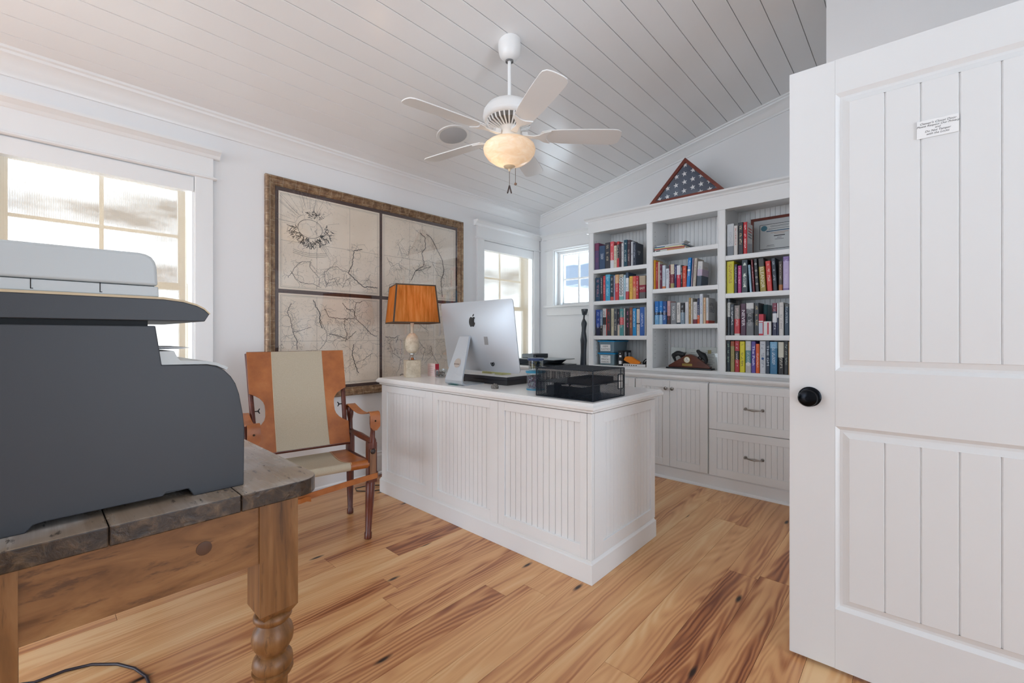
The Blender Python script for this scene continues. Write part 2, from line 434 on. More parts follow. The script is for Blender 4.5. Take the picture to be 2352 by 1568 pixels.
for idx, (a, extra) in enumerate(((A1, 0.0), (A2, 0.0))):
    y0, y1 = a
    wroot = bpy.data.objects.new('window_%d' % (idx+1), None); C.objects.link(wroot); wroot.location = (XA, (y0+y1)/2, SILL); struct(wroot)
    cw = 0.094
    def wb(nm, m, *bxs, **kw):
        b_ = MB()
        for q in bxs: b_.box(*q)
        return b_.build(nm, m, wroot, world=True, **kw)
    zb = SILL if idx else SILL-0.10
    wb('casing', TRIM, (XA, XA+.020, y0-cw, y0, SILL-.0, HEADZ+.002), bevel=.002)
    wb('casing', TRIM, (XA, XA+.020, y1, min(y1+cw, YB-.001), SILL, HEADZ+.002), bevel=.002)
    wb('jamb', TRIM, (XA-WT, XA+.002, y0, y0+.012, SILL, HEADZ)); wb('jamb', TRIM, (XA-WT, XA+.002, y1-.012, y1, SILL, HEADZ))
    wb('head_jamb', TRIM, (XA-WT, XA, y0+.012, y1-.012, HEADZ-.012, HEADZ))
    e = 0.035
    MB().box(XA, XA+.020, y0-cw, min(y1+cw, YB-.002), HEADZ+.020, HEADZ+.130).build('head_casing', TRIM, wroot, world=True)
    MB().prism([(XA+p[0], HEADZ+p[1]) for p in head_profile()[5:]+[(0, .130)]], 'y', y0-cw-e, min(y1+cw+e, YB-.002)).build('head_cap', TRIM, wroot, world=True)
    MB().prism([(XA+p[0], HEADZ+p[1]) for p in head_profile()[:5]+[(0, .020)]], 'y', y0-cw-.018, min(y1+cw+.018, YB-.002)).build('head_fillet', TRIM, wroot, world=True)
    wb('sill', TRIM, (XA-WT, XA+.045, y0-cw-.02, min(y1+cw+.02, YB-.002), SILL-.028, SILL) if not idx else (XA-WT, XA+.02, y0, y1, SILL-.028, SILL), bevel=.003)
    if not idx: wb('apron', TRIM, (XA, XA+.018, y0-cw, y1+cw, SILL-.128, SILL-.028))
    def put(b_, u0, u1, d0, d1, c0, c1): b_.box(XA-d1, XA-d0, u0, u1, c0, c1)
    def put2(b_, u0, u1, d0, d1, c0, c1):
        inv = wm(wroot).inverted(); t = MB(); put(t, u0, u1, d0, d1, c0, c1); b_.add([inv @ Vector(p) for p in t.v], t.f)
    sash_grid('sash', wroot, y0+.012, y1-.012, 1.405, 2.075, .138, .165, put2, 2, 2)
    sash_grid('sash', wroot, y0+.012, y1-.012, SILL, 1.448, .105, .134, put2, 1, 1)
    # roller shade: fascia box and woven cloth
    sh = thing('roller_shade', ('woven roller shade drawn over the window behind the printer', 'woven roller shade drawn over the tall window in the room corner')[idx], 'window shade', (XA, (y0+y1)/2, 2.0), 0, 'woven roller shades on the left wall')
    MB().box(XA-.06, XA+.012, y0+.005, y1-.005, 1.998, HEADZ-.006).build('fascia', TRIM, sh, world=True, bevel=.002)
    MB().add([(XA-.035, y0+.018, SILL+.01), (XA-.035, y1-.038, SILL+.01), (XA-.035, y1-.038, 2.0), (XA-.035, y0+.018, 2.0)], [(0, 1, 2, 3)]).build('shade_cloth', SHADE, sh, world=True)
    MB().box(XA-.042, XA-.029, y0+.018, y1-.038, SILL+.001, SILL+.012).build('hem_bar', simple('hem_bar_beige', '#cbbba4', 0.5), sh, world=True)

wroot = bpy.data.objects.new('window_3', None); C.objects.link(wroot); wroot.location = ((BX[0]+BX[1])/2, YB, BZ[0]); struct(wroot)
def wb(nm, m, *bxs, **kw):
    b_ = MB()
    for q in bxs: b_.box(*q)
    return b_.build(nm, m, wroot, world=True, **kw)
cw = 0.094; x0, x1 = BX; cxr = -2.336
wb('casing', TRIM, (x0-cw, x0, YB-.02, YB, BZ[0], BZ[1]+.004), bevel=.002); wb('casing', TRIM, (x1, x1+cw, YB-.02, YB, BZ[0], BZ[1]+.004), bevel=.002)
for q in ((x0, x0+.012), (x1-.012, x1)): wb('jamb', TRIM, (q[0], q[1], YB-.002, YB+WT, BZ[0], BZ[1]))
wb('head_jamb', TRIM, (x0+.012, x1-.012, YB, YB+WT, BZ[1]-.012, BZ[1]))
hp = head_profile()
MB().box(x0-cw, x1+cw, YB-.020, YB, BZ[1]+.020, BZ[1]+.130).build('head_casing', TRIM, wroot, world=True)
MB().prism([(YB-p[0], BZ[1]+p[1]) for p in hp[5:]+[(0, .130)]], 'x', x0-cw-.06, cxr).build('head_cap', TRIM, wroot, world=True)
MB().prism([(YB-p[0], BZ[1]+p[1]) for p in hp[:5]+[(0, .020)]], 'x', x0-cw-.025, cxr).build('head_fillet', TRIM, wroot, world=True)
wb('sill', TRIM, (x0-cw-.025, cxr, YB-.05, YB+WT, BZ[0]-.022, BZ[0]), bevel=.003)
wb('apron', TRIM, (x0-cw, cxr, YB-.018, YB, BZ[0]-.112, BZ[0]-.022), bevel=.002)
wb('stop', TRIM, (x0+.012, x0+.045, YB+.06, YB+.10, BZ[0], BZ[1]-.012), (x1-.045, x1-.012, YB+.06, YB+.10, BZ[0], BZ[1]-.012), (x0+.045, x1-.045, YB+.06, YB+.10, BZ[1]-.04, BZ[1]-.012))
def put2(b_, u0, u1, d0, d1, c0, c1):
    inv = wm(wroot).inverted(); t = MB(); t.box(u0, u1, YB+d0, YB+d1, c0, c1); b_.add([inv @ Vector(p) for p in t.v], t.f)
sash_grid('sash', wroot, x0+.014, x1-.014, BZ[0], BZ[1]-.012, .125, .155, put2, 2, 2, st=.034)

# door standing open, two panels of planks ---------------------------
door = bpy.data.objects.new('door_1', None); C.objects.link(door); door.location = (-0.328, 1.814, 0); door.rotation_euler = (0, 0, R(2.4)); struct(door)
DW, DB, DT = 0.762, 0.015, 2.049
def db(nm, *bxs, **kw):
    b_ = MB()
    for q in bxs: b_.box(*q)
    return b_.build(nm, kw.pop('m', DOORP), door, **kw)
p0, p1 = 0.131, DW-0.131
zs = [(0.214, 0.826), (1.010, 1.936)]
db('stile', (0, p0, 0, .035, DB, DT), bevel=.0015); db('stile', (p1, DW, 0, .035, DB, DT), bevel=.0015)
db('rail', (p0, p1, 0, .035, DB, zs[0][0])); db('rail', (p0, p1, 0, .035, zs[0][1], zs[1][0])); db('rail', (p0, p1, 0, .035, zs[1][1], DT))
for z0, z1 in zs:
    b = MB(); ring = [(0, .000), (.004, .0035), (.012, .0105), (.020, .0105), (.036, .0045), (.038, .0025)]
    vs = []
    for (i, d) in ring: vs += [(p0+i, d, z0+i), (p1-i, d, z0+i), (p1-i, d, z1-i), (p0+i, d, z1-i)]
    fs = []
    for r_ in range(len(ring)-1):
        for q in range(4): fs.append((r_*4+q, r_*4+(q+1) % 4, (r_+1)*4+(q+1) % 4, (r_+1)*4+q))
    b.add(vs, fs).build('panel_moulding', DOORP, door)
    g = .038; edges = [p0+g] + [.258-.0415*0+.0835*i for i in range(0, 5)]; edges = [e_ for e_ in edges if e_ < p1-g-.02] + [p1-g]
    for i in range(len(edges)-1):
        a0, a1 = edges[i], edges[i+1]; gv = .0032
        l0 = 0 if i == 0 else gv; l1 = 0 if i == len(edges)-2 else gv
        MB().prism([(a0, .016), (a0, .0065 if l0 else .0025), (a0+l0, .0025), (a1-l1, .0025), (a1, .0065 if l1 else .0025), (a1, .016)], 'z', z0+g, z1-g).build('panel_plank', DOORP, door)
    db('panel_back', (p0+.001, p1-.001, .016, .035, z0+.001, z1-.001))
KNOB = simple('oil_rubbed_bronze', '#14171c', 0.22, 0.85)
for sgn in (1,):
    b = MB().lathe([(0, 0), (.033, 0), (.034, .004), (.030, .008), (.013, .010), (.012, .030), (.020, .036), (.0275, .044), (.029, .052), (.026, .058), (.018, .0615), (.0065, .062), (.006, .060), (0, .060)], 28, (.060, 0, .918), axis='y')
    b.build('knob', KNOB, door, smooth=35)
sg = thing('notice_card', 'small white notice card with black script lettering on the open door', 'sign', (0, 0, 0))
sg.matrix_basis = door.matrix_basis @ Matrix.Translation((.378, 0.0, 1.752))
sg.matrix_basis = door.matrix_basis @ Matrix.Translation((.378, 0.0004, 1.752))
MB().box(-.0455, .0455, -.0009, .0006, -.0265, .0265).build('card', simple('card_white', '#f2f2f1', 0.5), sg)
for s_, zz, sz in (("Owner's Closet Door", .0165, .0088), ('Please Respect Our Privacy', .0085, .0083), ('and', .0005, .0083), ('Do Not Tamper', -.0080, .0083), ('with the Locks', -.0165, .0083)):
    text(s_, sz, INK, sg, axes((0, -.0012, zz), (1, 0, 0), (0, 0, 1)), shear=.35)
# ------------------------------------------------------------------ white panelled desk
def bead_panel(parent, u0, u1, z0, z1, put, pitch, mat, name='bead_board', gap=.0010, dep=.003):
    """row of narrow tongue boards; put(u, z) gives local position of the row, boards share one mesh"""
    n = max(1, round((u1-u0)/pitch)); w_ = (u1-u0)/n
    me = MB().prism([(-w_/2+gap, dep), (-w_/2+gap, .0012), (-w_/2+gap+.0012, 0), (w_/2-gap-.0012, 0), (w_/2-gap, .0012), (w_/2-gap, dep)], 'z', 0, z1-z0).mesh(name); me.materials.append(mat)
    for i in range(n):
        loc, rz = put(u0+w_*(i+.5), z0); inst(me, name, parent, loc, (0, 0, rz))

DZ = 0.822
desk = thing('desk', 'white panelled pedestal desk standing in the middle of the room', 'desk', (-1.96, 2.05, 0))
def dbx(nm, *bxs, m=CAB, **kw):
    b_ = MB()
    for q in bxs: b_.box(*q)
    return b_.build(nm, m, desk, world=True, **kw)
dx0, dx1, dy0, dy1 = -2.85, -1.08, 1.715, 2.38
# carcass: two pedestals and a modesty front, knee space open at the back
dbx('body', (dx0+.012, dx1-.012, dy0+.026, dy0+.06, .10, .775), (dx0+.012, -2.26, dy0+.06, dy1-.02, .10, .775), (-1.66, dx1-.024, dy0+.06, dy1-.02, .10, .775))
dbx('plinth', (dx0-.006, dx1+.006, dy0-.006, dy1, 0, .092), bevel=.002)
MB().prism([(dx0-.006, .092), (dx1+.006, .092), (dx1-.004, .106), (dx0+.004, .106)], 'y', dy0, dy1-.01).build('plinth_cap', CAB, desk, world=True)
fields = ((-2.838, -2.248, -2.771, -2.320), (-2.246, -1.672, -2.195, -1.733), (-1.670, -1.106, -1.624, -1.142))
for a0, a1, u0, u1 in fields:
    z0, z1, q0, q1 = .106, .772, .163, .726
    fr = dbx('front_panel', (a0, u0, dy0+.002, dy0+.026, z0, z1), (u1, a1, dy0+.002, dy0+.026, z0, z1), (u0, u1, dy0+.002, dy0+.026, z0, q0), (u0, u1, dy0+.002, dy0+.026, q1, z1), bevel=.0012)
    MB().box(u0, u1, dy0+.014, dy0+.026, q0, q1).build('panel_back', DARKGAP if False else CAB, fr, world=True)
    inv = wm(fr).inverted()
    bead_panel(fr, u0+.0005, u1-.0005, q0, q1, lambda u, z: (inv @ Vector((u, dy0+.010, z)), 0.0), .0365, CAB)
dbx('corner_post', (-1.104, dx1, dy0+.002, dy0+.026, .106, .772), bevel=.002)
q0, q1 = .163, .718; v0, v1 = 1.822, 2.326
fr = dbx('end_panel', (dx1-.024, dx1, dy0+.028, v0, .106, .772), (dx1-.024, dx1, v1, dy1-.004, .106, .772), (dx1-.024, dx1, v0, v1, .106, q0), (dx1-.024, dx1, v0, v1, q1, .772), bevel=.0012)
MB().box(dx1-.024, dx1-.012, v0, v1, q0, q1).build('panel_back', CAB, fr, world=True)
bead_panel(fr, v0+.0005, v1-.0005, q0, q1, lambda u, z: (wm(fr).inverted() @ Vector((dx1-.008, u, z)), R(90)), .0365, CAB)
dbx('cove_bead', (dx0-.008, dx1+.010, dy0-.008, dy1+.01, .776, .788), bevel=.004)
b = MB(); lev = [(.0, .7885), (.012, .7885), (.020, .794), (.020, .806), (.013, .812), (.013, .815), (.006, DZ), (0, DZ)]
rings = []
for e_, z in [(-.02, .7885)]+lev[1:-1]+[(-.0, DZ)]: rings.append([(dx0-.004-e_, dy0-.004-e_, z), (dx1+.006+e_, dy0-.004-e_, z), (dx1+.006+e_, dy1+.03+e_, z), (dx0-.004-e_, dy1+.03+e_, z)])
vs = [p for r_ in rings for p in r_]; fs = [(3, 2, 1, 0), tuple(len(vs)-4+i for i in range(4))]
for r_ in range(len(rings)-1): fs += [(r_*4+q, r_*4+(q+1) % 4, (r_+1)*4+(q+1) % 4, (r_+1)*4+q) for q in range(4)]
b.add(vs, fs).build('top', COUNTER, desk, world=True)

# ------------------------------------------------------------------ built-in bookcase: base cabinets, counter, open hutch
CF = 3.41                                           # cabinet face
CT = 0.818
runs = ((-3.225, -2.878, 1), (-2.874, -2.296, 2), (-2.292, -1.716, 2), (-1.712, -1.131, 2), (-1.127, -0.520, 0))
names = {(-2.874): 'white two-door base cabinet under the sculpture', (-2.292): 'white two-door base cabinet left of the knobbed pair beyond the desk',
         (-1.712): 'white beadboard base cabinet with two round nickel knobs beside the desk', (-1.127): 'white base cabinet of two deep drawers with arched nickel pulls',
         (-3.225): 'narrow white base cabinet in the room corner'}
KN = [(0, 0), (.008, 0), (.006, .006), (.0055, .012), (.012, .017), (.0145, .022), (.012, .027), (.006, .029), (0, .029)]
def front_leaf(root, nm, a0, a1, z0, z1, e=.055):
    fr = MB()
    u0, u1, q0, q1 = a0+e, a1-e, z0+e, z1-e
    for q in ((a0, u0, z0, z1), (u1, a1, z0, z1), (u0, u1, z0, q0), (u0, u1, q1, z1)): fr.box(q[0], q[1], CF-.019, CF, q[2], q[3])
    d_ = fr.build(nm, CAB, root, world=True, bevel=.0012)
    MB().box(u0, u1, CF-.010, CF, q0, q1).build('panel_back', CAB, d_, world=True)
    inv = wm(d_).inverted()
    bead_panel(d_, u0+.0005, u1-.0005, q0, q1, lambda u, z: (inv @ Vector((u, CF-.014, z)), 0.0), .036, CAB)
    return d_
def pull(parent, cx, z):
    b = MB(); inv = wm(parent).inverted()
    for s_ in (-1, 1): b.lathe([(0, 0), (.011, 0), (.011, .003), (.006, .006), (.005, .022), (.007, .027), (.004, .031), (0, .031)], 14, (cx+s_*.053, CF-.019, z), axis='y')
    pts = [(cx-.053+.106*i/12, CF-.045-.006*math.sin(PI*i/12), z-.002*math.sin(PI*i/12)) for i in range(13)]
    b.tube(pts, [.0028+.0045*math.sin(PI*i/12)**2 for i in range(13)], 10)
    b.build('pull', NICKEL, parent, smooth=40, world=True)
for a0, a1, nd in runs:
    root = thing('base_cabinet', names[a0], 'cabinet', ((a0+a1)/2, 3.72, 0), 0, 'base cabinets under the bookcase')
    MB().box(a0, a1, CF+.001, YB-.002, .10, .780).build('body', CAB, root, world=True)
    MB().box(a0-.002, a1+.002, CF-.008, YB-.01, .012, .088).build('toe_board', CAB, root, world=True)
    MB().prism([(CF-.008, .088), (CF, .088), (CF, .100), (CF-.003, .100)], 'x', a0-.002, a1+.002).build('toe_cap', CAB, root, world=True)
    MB().prism([(CF-.008, 0), (CF-.024, 0), (CF-.024, .004), (CF-.021, .012), (CF-.014, .017), (CF-.008, .018)], 'x', a0-.002, a1+.002).build('shoe_moulding', TRIM, root, world=True)
    if nd:
        wd = (a1-a0-.004)/nd
        for i in range(nd):
            d_ = front_leaf(root, 'cabinet_door', a0+.002+wd*i+.0012, a0+.002+wd*(i+1)-.0012, .102, .772)
            kx = a0+.002+wd*(i+1)-.026 if (i == 0) else a0+.002+wd*i+.026
            MB().lathe(KN, 18, (kx, CF-.019, .712), axis='y').build('knob', NICKEL, d_, world=True, smooth=40)
    else:
        for z0, z1, zp in ((.102, .437, .272), (.441, .772, .612)):
            d_ = front_leaf(root, 'drawer', a0+.003, a1-.003, z0, z1); pull(d_, (a0+a1)/2, zp)
        MB().box(-.592, -.560, CF-.024, CF-.019, .705, .742).build('lock_plate', CHROME, root, world=True, bevel=.002)
ct = thing('counter', 'long white moulded-edge counter on the base cabinets below the bookcase', 'counter', (-1.8, 3.7, CT-.036))
MB().prism([(YB-.002, CT-.036), (CF-.012, CT-.036), (CF-.018, CT-.030), (CF-.018, CT-.027), (CF-.024, CT-.022), (CF-.026, CT-.012), (CF-.022, CT-.004), (CF-.014, CT), (YB-.002, CT)], 'x', XA+.003, -0.356).build('counter_top', COUNTER, ct, world=True)

HY = 3.65                                            # hutch face
hutch = thing('bookcase', 'tall white open-shelved bookcase with three bays and a crown top', 'bookcase', (-1.4, 3.83, CT))
def hbx(nm, *bxs, m=CAB, **kw):
    b_ = MB()
    for q in bxs: b_.box(*q)
    return b_.build(nm, m, hutch, world=True, **kw)
stl = [(-2.330, -2.276), (-1.737, -1.682), (-1.146, -1.088), (-0.547, -0.490)]
HT = 2.258
for i, (a0, a1) in enumerate(stl):
    hbx('stile', (a0, a1, HY, HY+.02, CT+.001, 2.125), bevel=.001)
    hbx('side_panel' if i in (0, 3) else 'divider', (a0+.012 if i else a0+.001, a1-.004, HY+.02, YB-.012, CT+.001, 2.15))
    for e_ in (a0+.006, a1-.006): hbx('stile_bead', (e_-.0025, e_+.0025, HY-.003, HY, CT+.03, 2.105))
hbx('frieze', (stl[0][0]-.004, stl[3][1]+.13, HY-.004, HY+.02, 2.106, 2.224))
hbx('frieze_bead', (stl[0][0]-.006, stl[3][1]+.13, HY-.008, HY-.004, 2.106, 2.114))
hbx('filler', (stl[3][1], -.356, HY+.002, HY+.02, CT+.001, 2.106))
MB().prism([(HY-.002, 2.215), (HY-.010, 2.218), (HY-.016, 2.232), (HY-.030, 2.240), (HY-.036, 2.243), (HY-.036, 2.256), (YB-.004, 2.258), (YB-.004, 2.215)], 'x', stl[0][0]-.035, -.356).build('crown', CAB, hutch, world=True)
hbx('fillet', (stl[0][0]-.030, stl[0][0], HY+.002, YB-.07, 2.110, 2.122))
hbx('roof', (stl[0][1]-.03, stl[3][0]+.03, HY+.02, YB-.012, 2.150, 2.170))
bays = [(stl[i][1], stl[i+1][0]) for i in range(3)]
shz = ([1.753, 1.452, 1.124], [1.848, 1.527, 1.222], [1.745, 1.452, 1.127]); BOT = .845
HOLE = simple('pin_hole', '#3a3a3a', 0.8)
holes = MB()
for (a0, a1), zz in zip(bays, shz):
    hbx('base_shelf', (a0, a1, HY, YB-.03, CT+.001, BOT), bevel=.001)
    hbx('header', (a0, a1, HY+.02, HY+.06, 2.106, 2.15))
    for z in zz:
        s_ = hbx('shelf', (a0-.003, a1+.003, HY+.006, YB-.03, z-.036, z), bevel=.001)
        MB().box(a0, a1, HY+.002, HY+.006, z-.026, z-.010).build('shelf_bead', CAB, s_, world=True)
    hbx('back_panel', (a0-.02, a1+.02, YB-.022, YB-.012, CT, 2.15))
    inv = wm(hutch).inverted()
    bead_panel(hutch, a0-.018, a1+.018, CT+.02, 2.149, lambda u, z: (inv @ Vector((u, YB-.027, z)), 0.0), .036, CAB, name='back_board')
    for yy in (HY+.06, YB-.09):
        for q in range(30): holes.add([(a0+.0004-.0000, yy-.003, .93+.038*q-.003), (a0+.0004, yy+.003, .93+.038*q-.003), (a0+.0004, yy+.003, .93+.038*q+.003), (a0+.0004, yy-.003, .93+.038*q+.003)], [(0, 1, 2, 3)])
ho = holes.build('shelf_pin_holes', HOLE, hutch, world=True); ho['kind'] = 'stuff'; ho.location.x += -.0065+.003

# ------------------------------------------------------------------ framed map of four sheets
MX = XA
mapo = thing('framed_map', 'huge framed antique map of four sheets hanging on the left wall', 'picture', (XA, 1.945, 1.44))
def m_gilt():
    n = NT('gilded_frame'); v = n.obj
    f = n.noise(n.map(v, (8, 8, 8)), 3.0, 5.0, 0.7); g = n.noise(n.map(v, (60, 60, 60)), 1.0, 3.0)
    jn = n.n('TexBrick', Vector=n.map(v, (1, 1, 1), rot=(0, R(90), 0)), Scale=1.0, Color1=(0,0,0,1), Color2=(0,0,0,1), Mortar=(1,1,1,1), Mortar__Size=.0022, Brick__Width=.085, Row__Height=.085)
    c = n.ramp(f, (0.3, lin('#644c39')), (0.48, lin('#86694f')), (0.62, lin('#a58a6b')), (0.80, lin('#cdbb9d')))
    c = n.mix(n.math('MULTIPLY', n.n('SeparateColor', i0=jn.outputs['Color']).outputs[0], 0.35), c, lin('#cdbfa8'))
    n.bs(Base_Color=c, Roughness=0.36, Metallic=0.35); n.bump(g, 0.2, 0.002); return n.m
GILT = m_gilt()
y0, y1, z0, z1 = 1.070, 2.822, .664, 2.214
FP = [(0, 0), (0, .026), (.006, .034), (.016, .036), (.022, .030), (.030, .031), (.044, .024), (.052, .018), (.058, .020), (.064, .014), (.064, 0)]
def frame_side(p, q, nrm):
    """mitred rail from corner p to q, nrm points inward (y,z)"""
    d = Vector((q[0]-p[0], q[1]-p[1])); L_ = d.length; d /= L_; b_ = MB(); vs = []
    for t_ in (0, 1):
        for (i, h) in FP:
            s_ = i if t_ == 0 else L_-i
            vs.append((MX+h, p[0]+d.x*s_+nrm[0]*i, p[1]+d.y*s_+nrm[1]*i))
    n_ = len(FP); b_.add(vs, [(k_, (k_+1) % n_, n_+(k_+1) % n_, n_+k_) for k_ in range(n_)]+[tuple(range(n_)), tuple(range(n_, 2*n_))])
    b_.build('frame_rail', GILT, mapo, world=True, smooth=35)
frame_side((y0, z0), (y1, z0), (0, 1)); frame_side((y1, z0), (y1, z1), (-1, 0)); frame_side((y1, z1), (y0, z1), (0, -1)); frame_side((y0, z1), (y0, z0), (1, 0))
MB().box(MX+.001, MX+.008, y0+.06, y1-.06, z0+.06, z1-.06).build('mat_board', m_wood('map_mat', '#3a211c', '#46291f', '#523127', 0.45, (3, 3, 30)), mapo, world=True)
def m_map():
    n = NT('antique_map_paper'); v = n.obj
    f = n.noise(v, 2.3, 4.0, 0.55); s2 = n.noise(v, 9.0, 5.0, 0.6)
    c = n.ramp(f, (0.3, lin('#e9dac6')), (0.55, lin('#f4e7d5')), (0.75, lin('#f9f0e2')))
    # thin engraved river lines and hill hachures, strongest where the plate is dense
    v2 = n.n('VectorMath', _operation='ADD', i0=v, i1=n.n('VectorMath', _operation='SCALE', i0=n.n('TexNoise', Vector=v, Scale=9.0, Detail=3.0).outputs['Color'], Scale=0.10).outputs[0]).outputs[0]
    vor = n.n('TexVoronoi', _feature='DISTANCE_TO_EDGE', Vector=v2, Scale=15.0).outputs['Distance']
    line = n.ramp(vor, (0.006, (1,1,1,1)), (0.020, (0,0,0,1)))
    den = n.ramp(n.noise(n.map(v, loc=(3, 1, 4)), 3.4, 3.0), (0.46, (0,0,0,1)), (0.62, (1,1,1,1)))
    hz = n.ramp(n.noise(n.map(v, (1, 140, 34), rot=(R(20), 0, 0)), 1.0, 3.0, 0.7), (0.60, (0,0,0,1)), (0.72, (1,1,1,1)))
    k = n.math('MULTIPLY', n.math('MULTIPLY', line, den), 0.55); k2 = n.math('MULTIPLY', n.math('MULTIPLY', hz, den), 0.35)
    c = n.mix(n.math('ADD', k, k2, True), c, lin('#5b544c'))
    c = n.mix(n.math('MULTIPLY', n.ramp(s2, (0.62, (0,0,0,1)), (0.8, (1,1,1,1))), 0.25), c, lin('#b39f88'))
    n.bs(Base_Color=c, Roughness=0.8); return n.m
MAPP = m_map(); MAPINK = simple('map_ink', '#4a4640', 0.8); MAPINK2 = simple('map_ink_pale', '#8d8274', 0.8)
sheets = [(1.157, 1.930, 1.449, 2.124), (1.956, 2.736, 1.449, 2.124), (1.157, 1.930, .752, 1.421), (1.956, 2.736, .752, 1.421)]
RIV = [(0.006,[(1.778,1.805),(1.707,1.783),(1.694,1.675),(1.663,1.606),(1.739,1.548),(1.791,1.511),(1.912,1.514)]),(0.003,[(1.22,1.529),(1.281,1.626),(1.318,1.655),(1.378,1.657),(1.367,1.625),(1.4,1.585),(1.439,1.55),(1.433,1.487)]),(0.003,[(1.49,1.503),(1.473,1.592),(1.519,1.631),(1.566,1.648),(1.614,1.619),(1.663,1.612)]),(0.003,[(1.235,1.578),(1.266,1.528),(1.318,1.5),(1.394,1.501),(1.45,1.478)]),(0.003,[(1.484,1.48),(1.507,1.539),(1.554,1.555),(1.578,1.499)]),(0.003,[(1.614,1.491),(1.638,1.539),(1.663,1.565)]),(0.006,[(1.394,1.385),(1.411,1.341),(1.439,1.298),(1.444,1.219),(1.461,1.18)]),(0.004,[(1.478,1.322),(1.507,1.266),(1.602,1.252),(1.713,1.26),(1.707,1.326),(1.651,1.329),(1.614,1.374)]),(0.004,[(1.732,1.249),(1.791,1.202),(1.851,1.142),(1.905,1.117)]),(0.004,[(1.732,1.249),(1.713,1.308),(1.726,1.38),(1.778,1.395)]),(0.004,[(1.24,1.354),(1.215,1.289),(1.245,1.205),(1.25,1.151),(1.281,1.086),(1.278,1.027)]),(0.003,[(1.256,1.151),(1.318,1.168),(1.378,1.185)]),(0.004,[(1.507,1.141),(1.578,1.13),(1.651,1.094),(1.726,1.159)]),(0.004,[(1.638,1.077),(1.651,1.13),(1.632,1.188),(1.632,1.246)]),(0.003,[(1.439,1.253),(1.496,1.141),(1.49,1.084),(1.444,1.029)]),(0.006,[(1.707,1.058),(1.694,0.987),(1.72,0.891),(1.745,0.83)]),(0.003,[(1.778,0.93),(1.864,0.982)]),(0.006,[(2.332,2.033),(2.381,2.0),(2.389,1.906),(2.348,1.853),(2.373,1.768),(2.364,1.74),(2.283,1.69),(2.236,1.606)]),(0.006,[(2.398,2.03),(2.448,2.011),(2.535,1.885),(2.579,1.821),(2.597,1.724),(2.561,1.622),(2.579,1.482)]),(0.002,[(2.098,1.915),(2.136,1.83),(2.204,1.814),(2.228,1.909)]),(0.004,[(2.448,1.749),(2.381,1.721),(2.291,1.691)]),(0.002,[(1.996,1.773),(2.039,1.703),(2.113,1.737),(2.143,1.662)]),(0.003,[(2.01,1.484),(2.025,1.548),(2.083,1.566),(2.143,1.558)]),(0.003,[(2.465,1.779),(2.535,1.675),(2.606,1.654)]),(0.004,[(1.982,1.117),(2.069,1.104),(2.106,1.117),(2.083,1.065)]),(0.003,[(2.448,1.033),(2.465,0.95),(2.535,0.863)]),(0.003,[(2.025,1.066),(2.054,0.976),(2.128,0.935),(2.113,0.832)]),(0.003,[(2.283,1.41),(2.236,1.328),(2.299,1.237),(2.414,1.171)]),(0.003,[(2.348,0.9),(2.381,1.007),(2.315,1.076)])]
rg = random.Random(5)
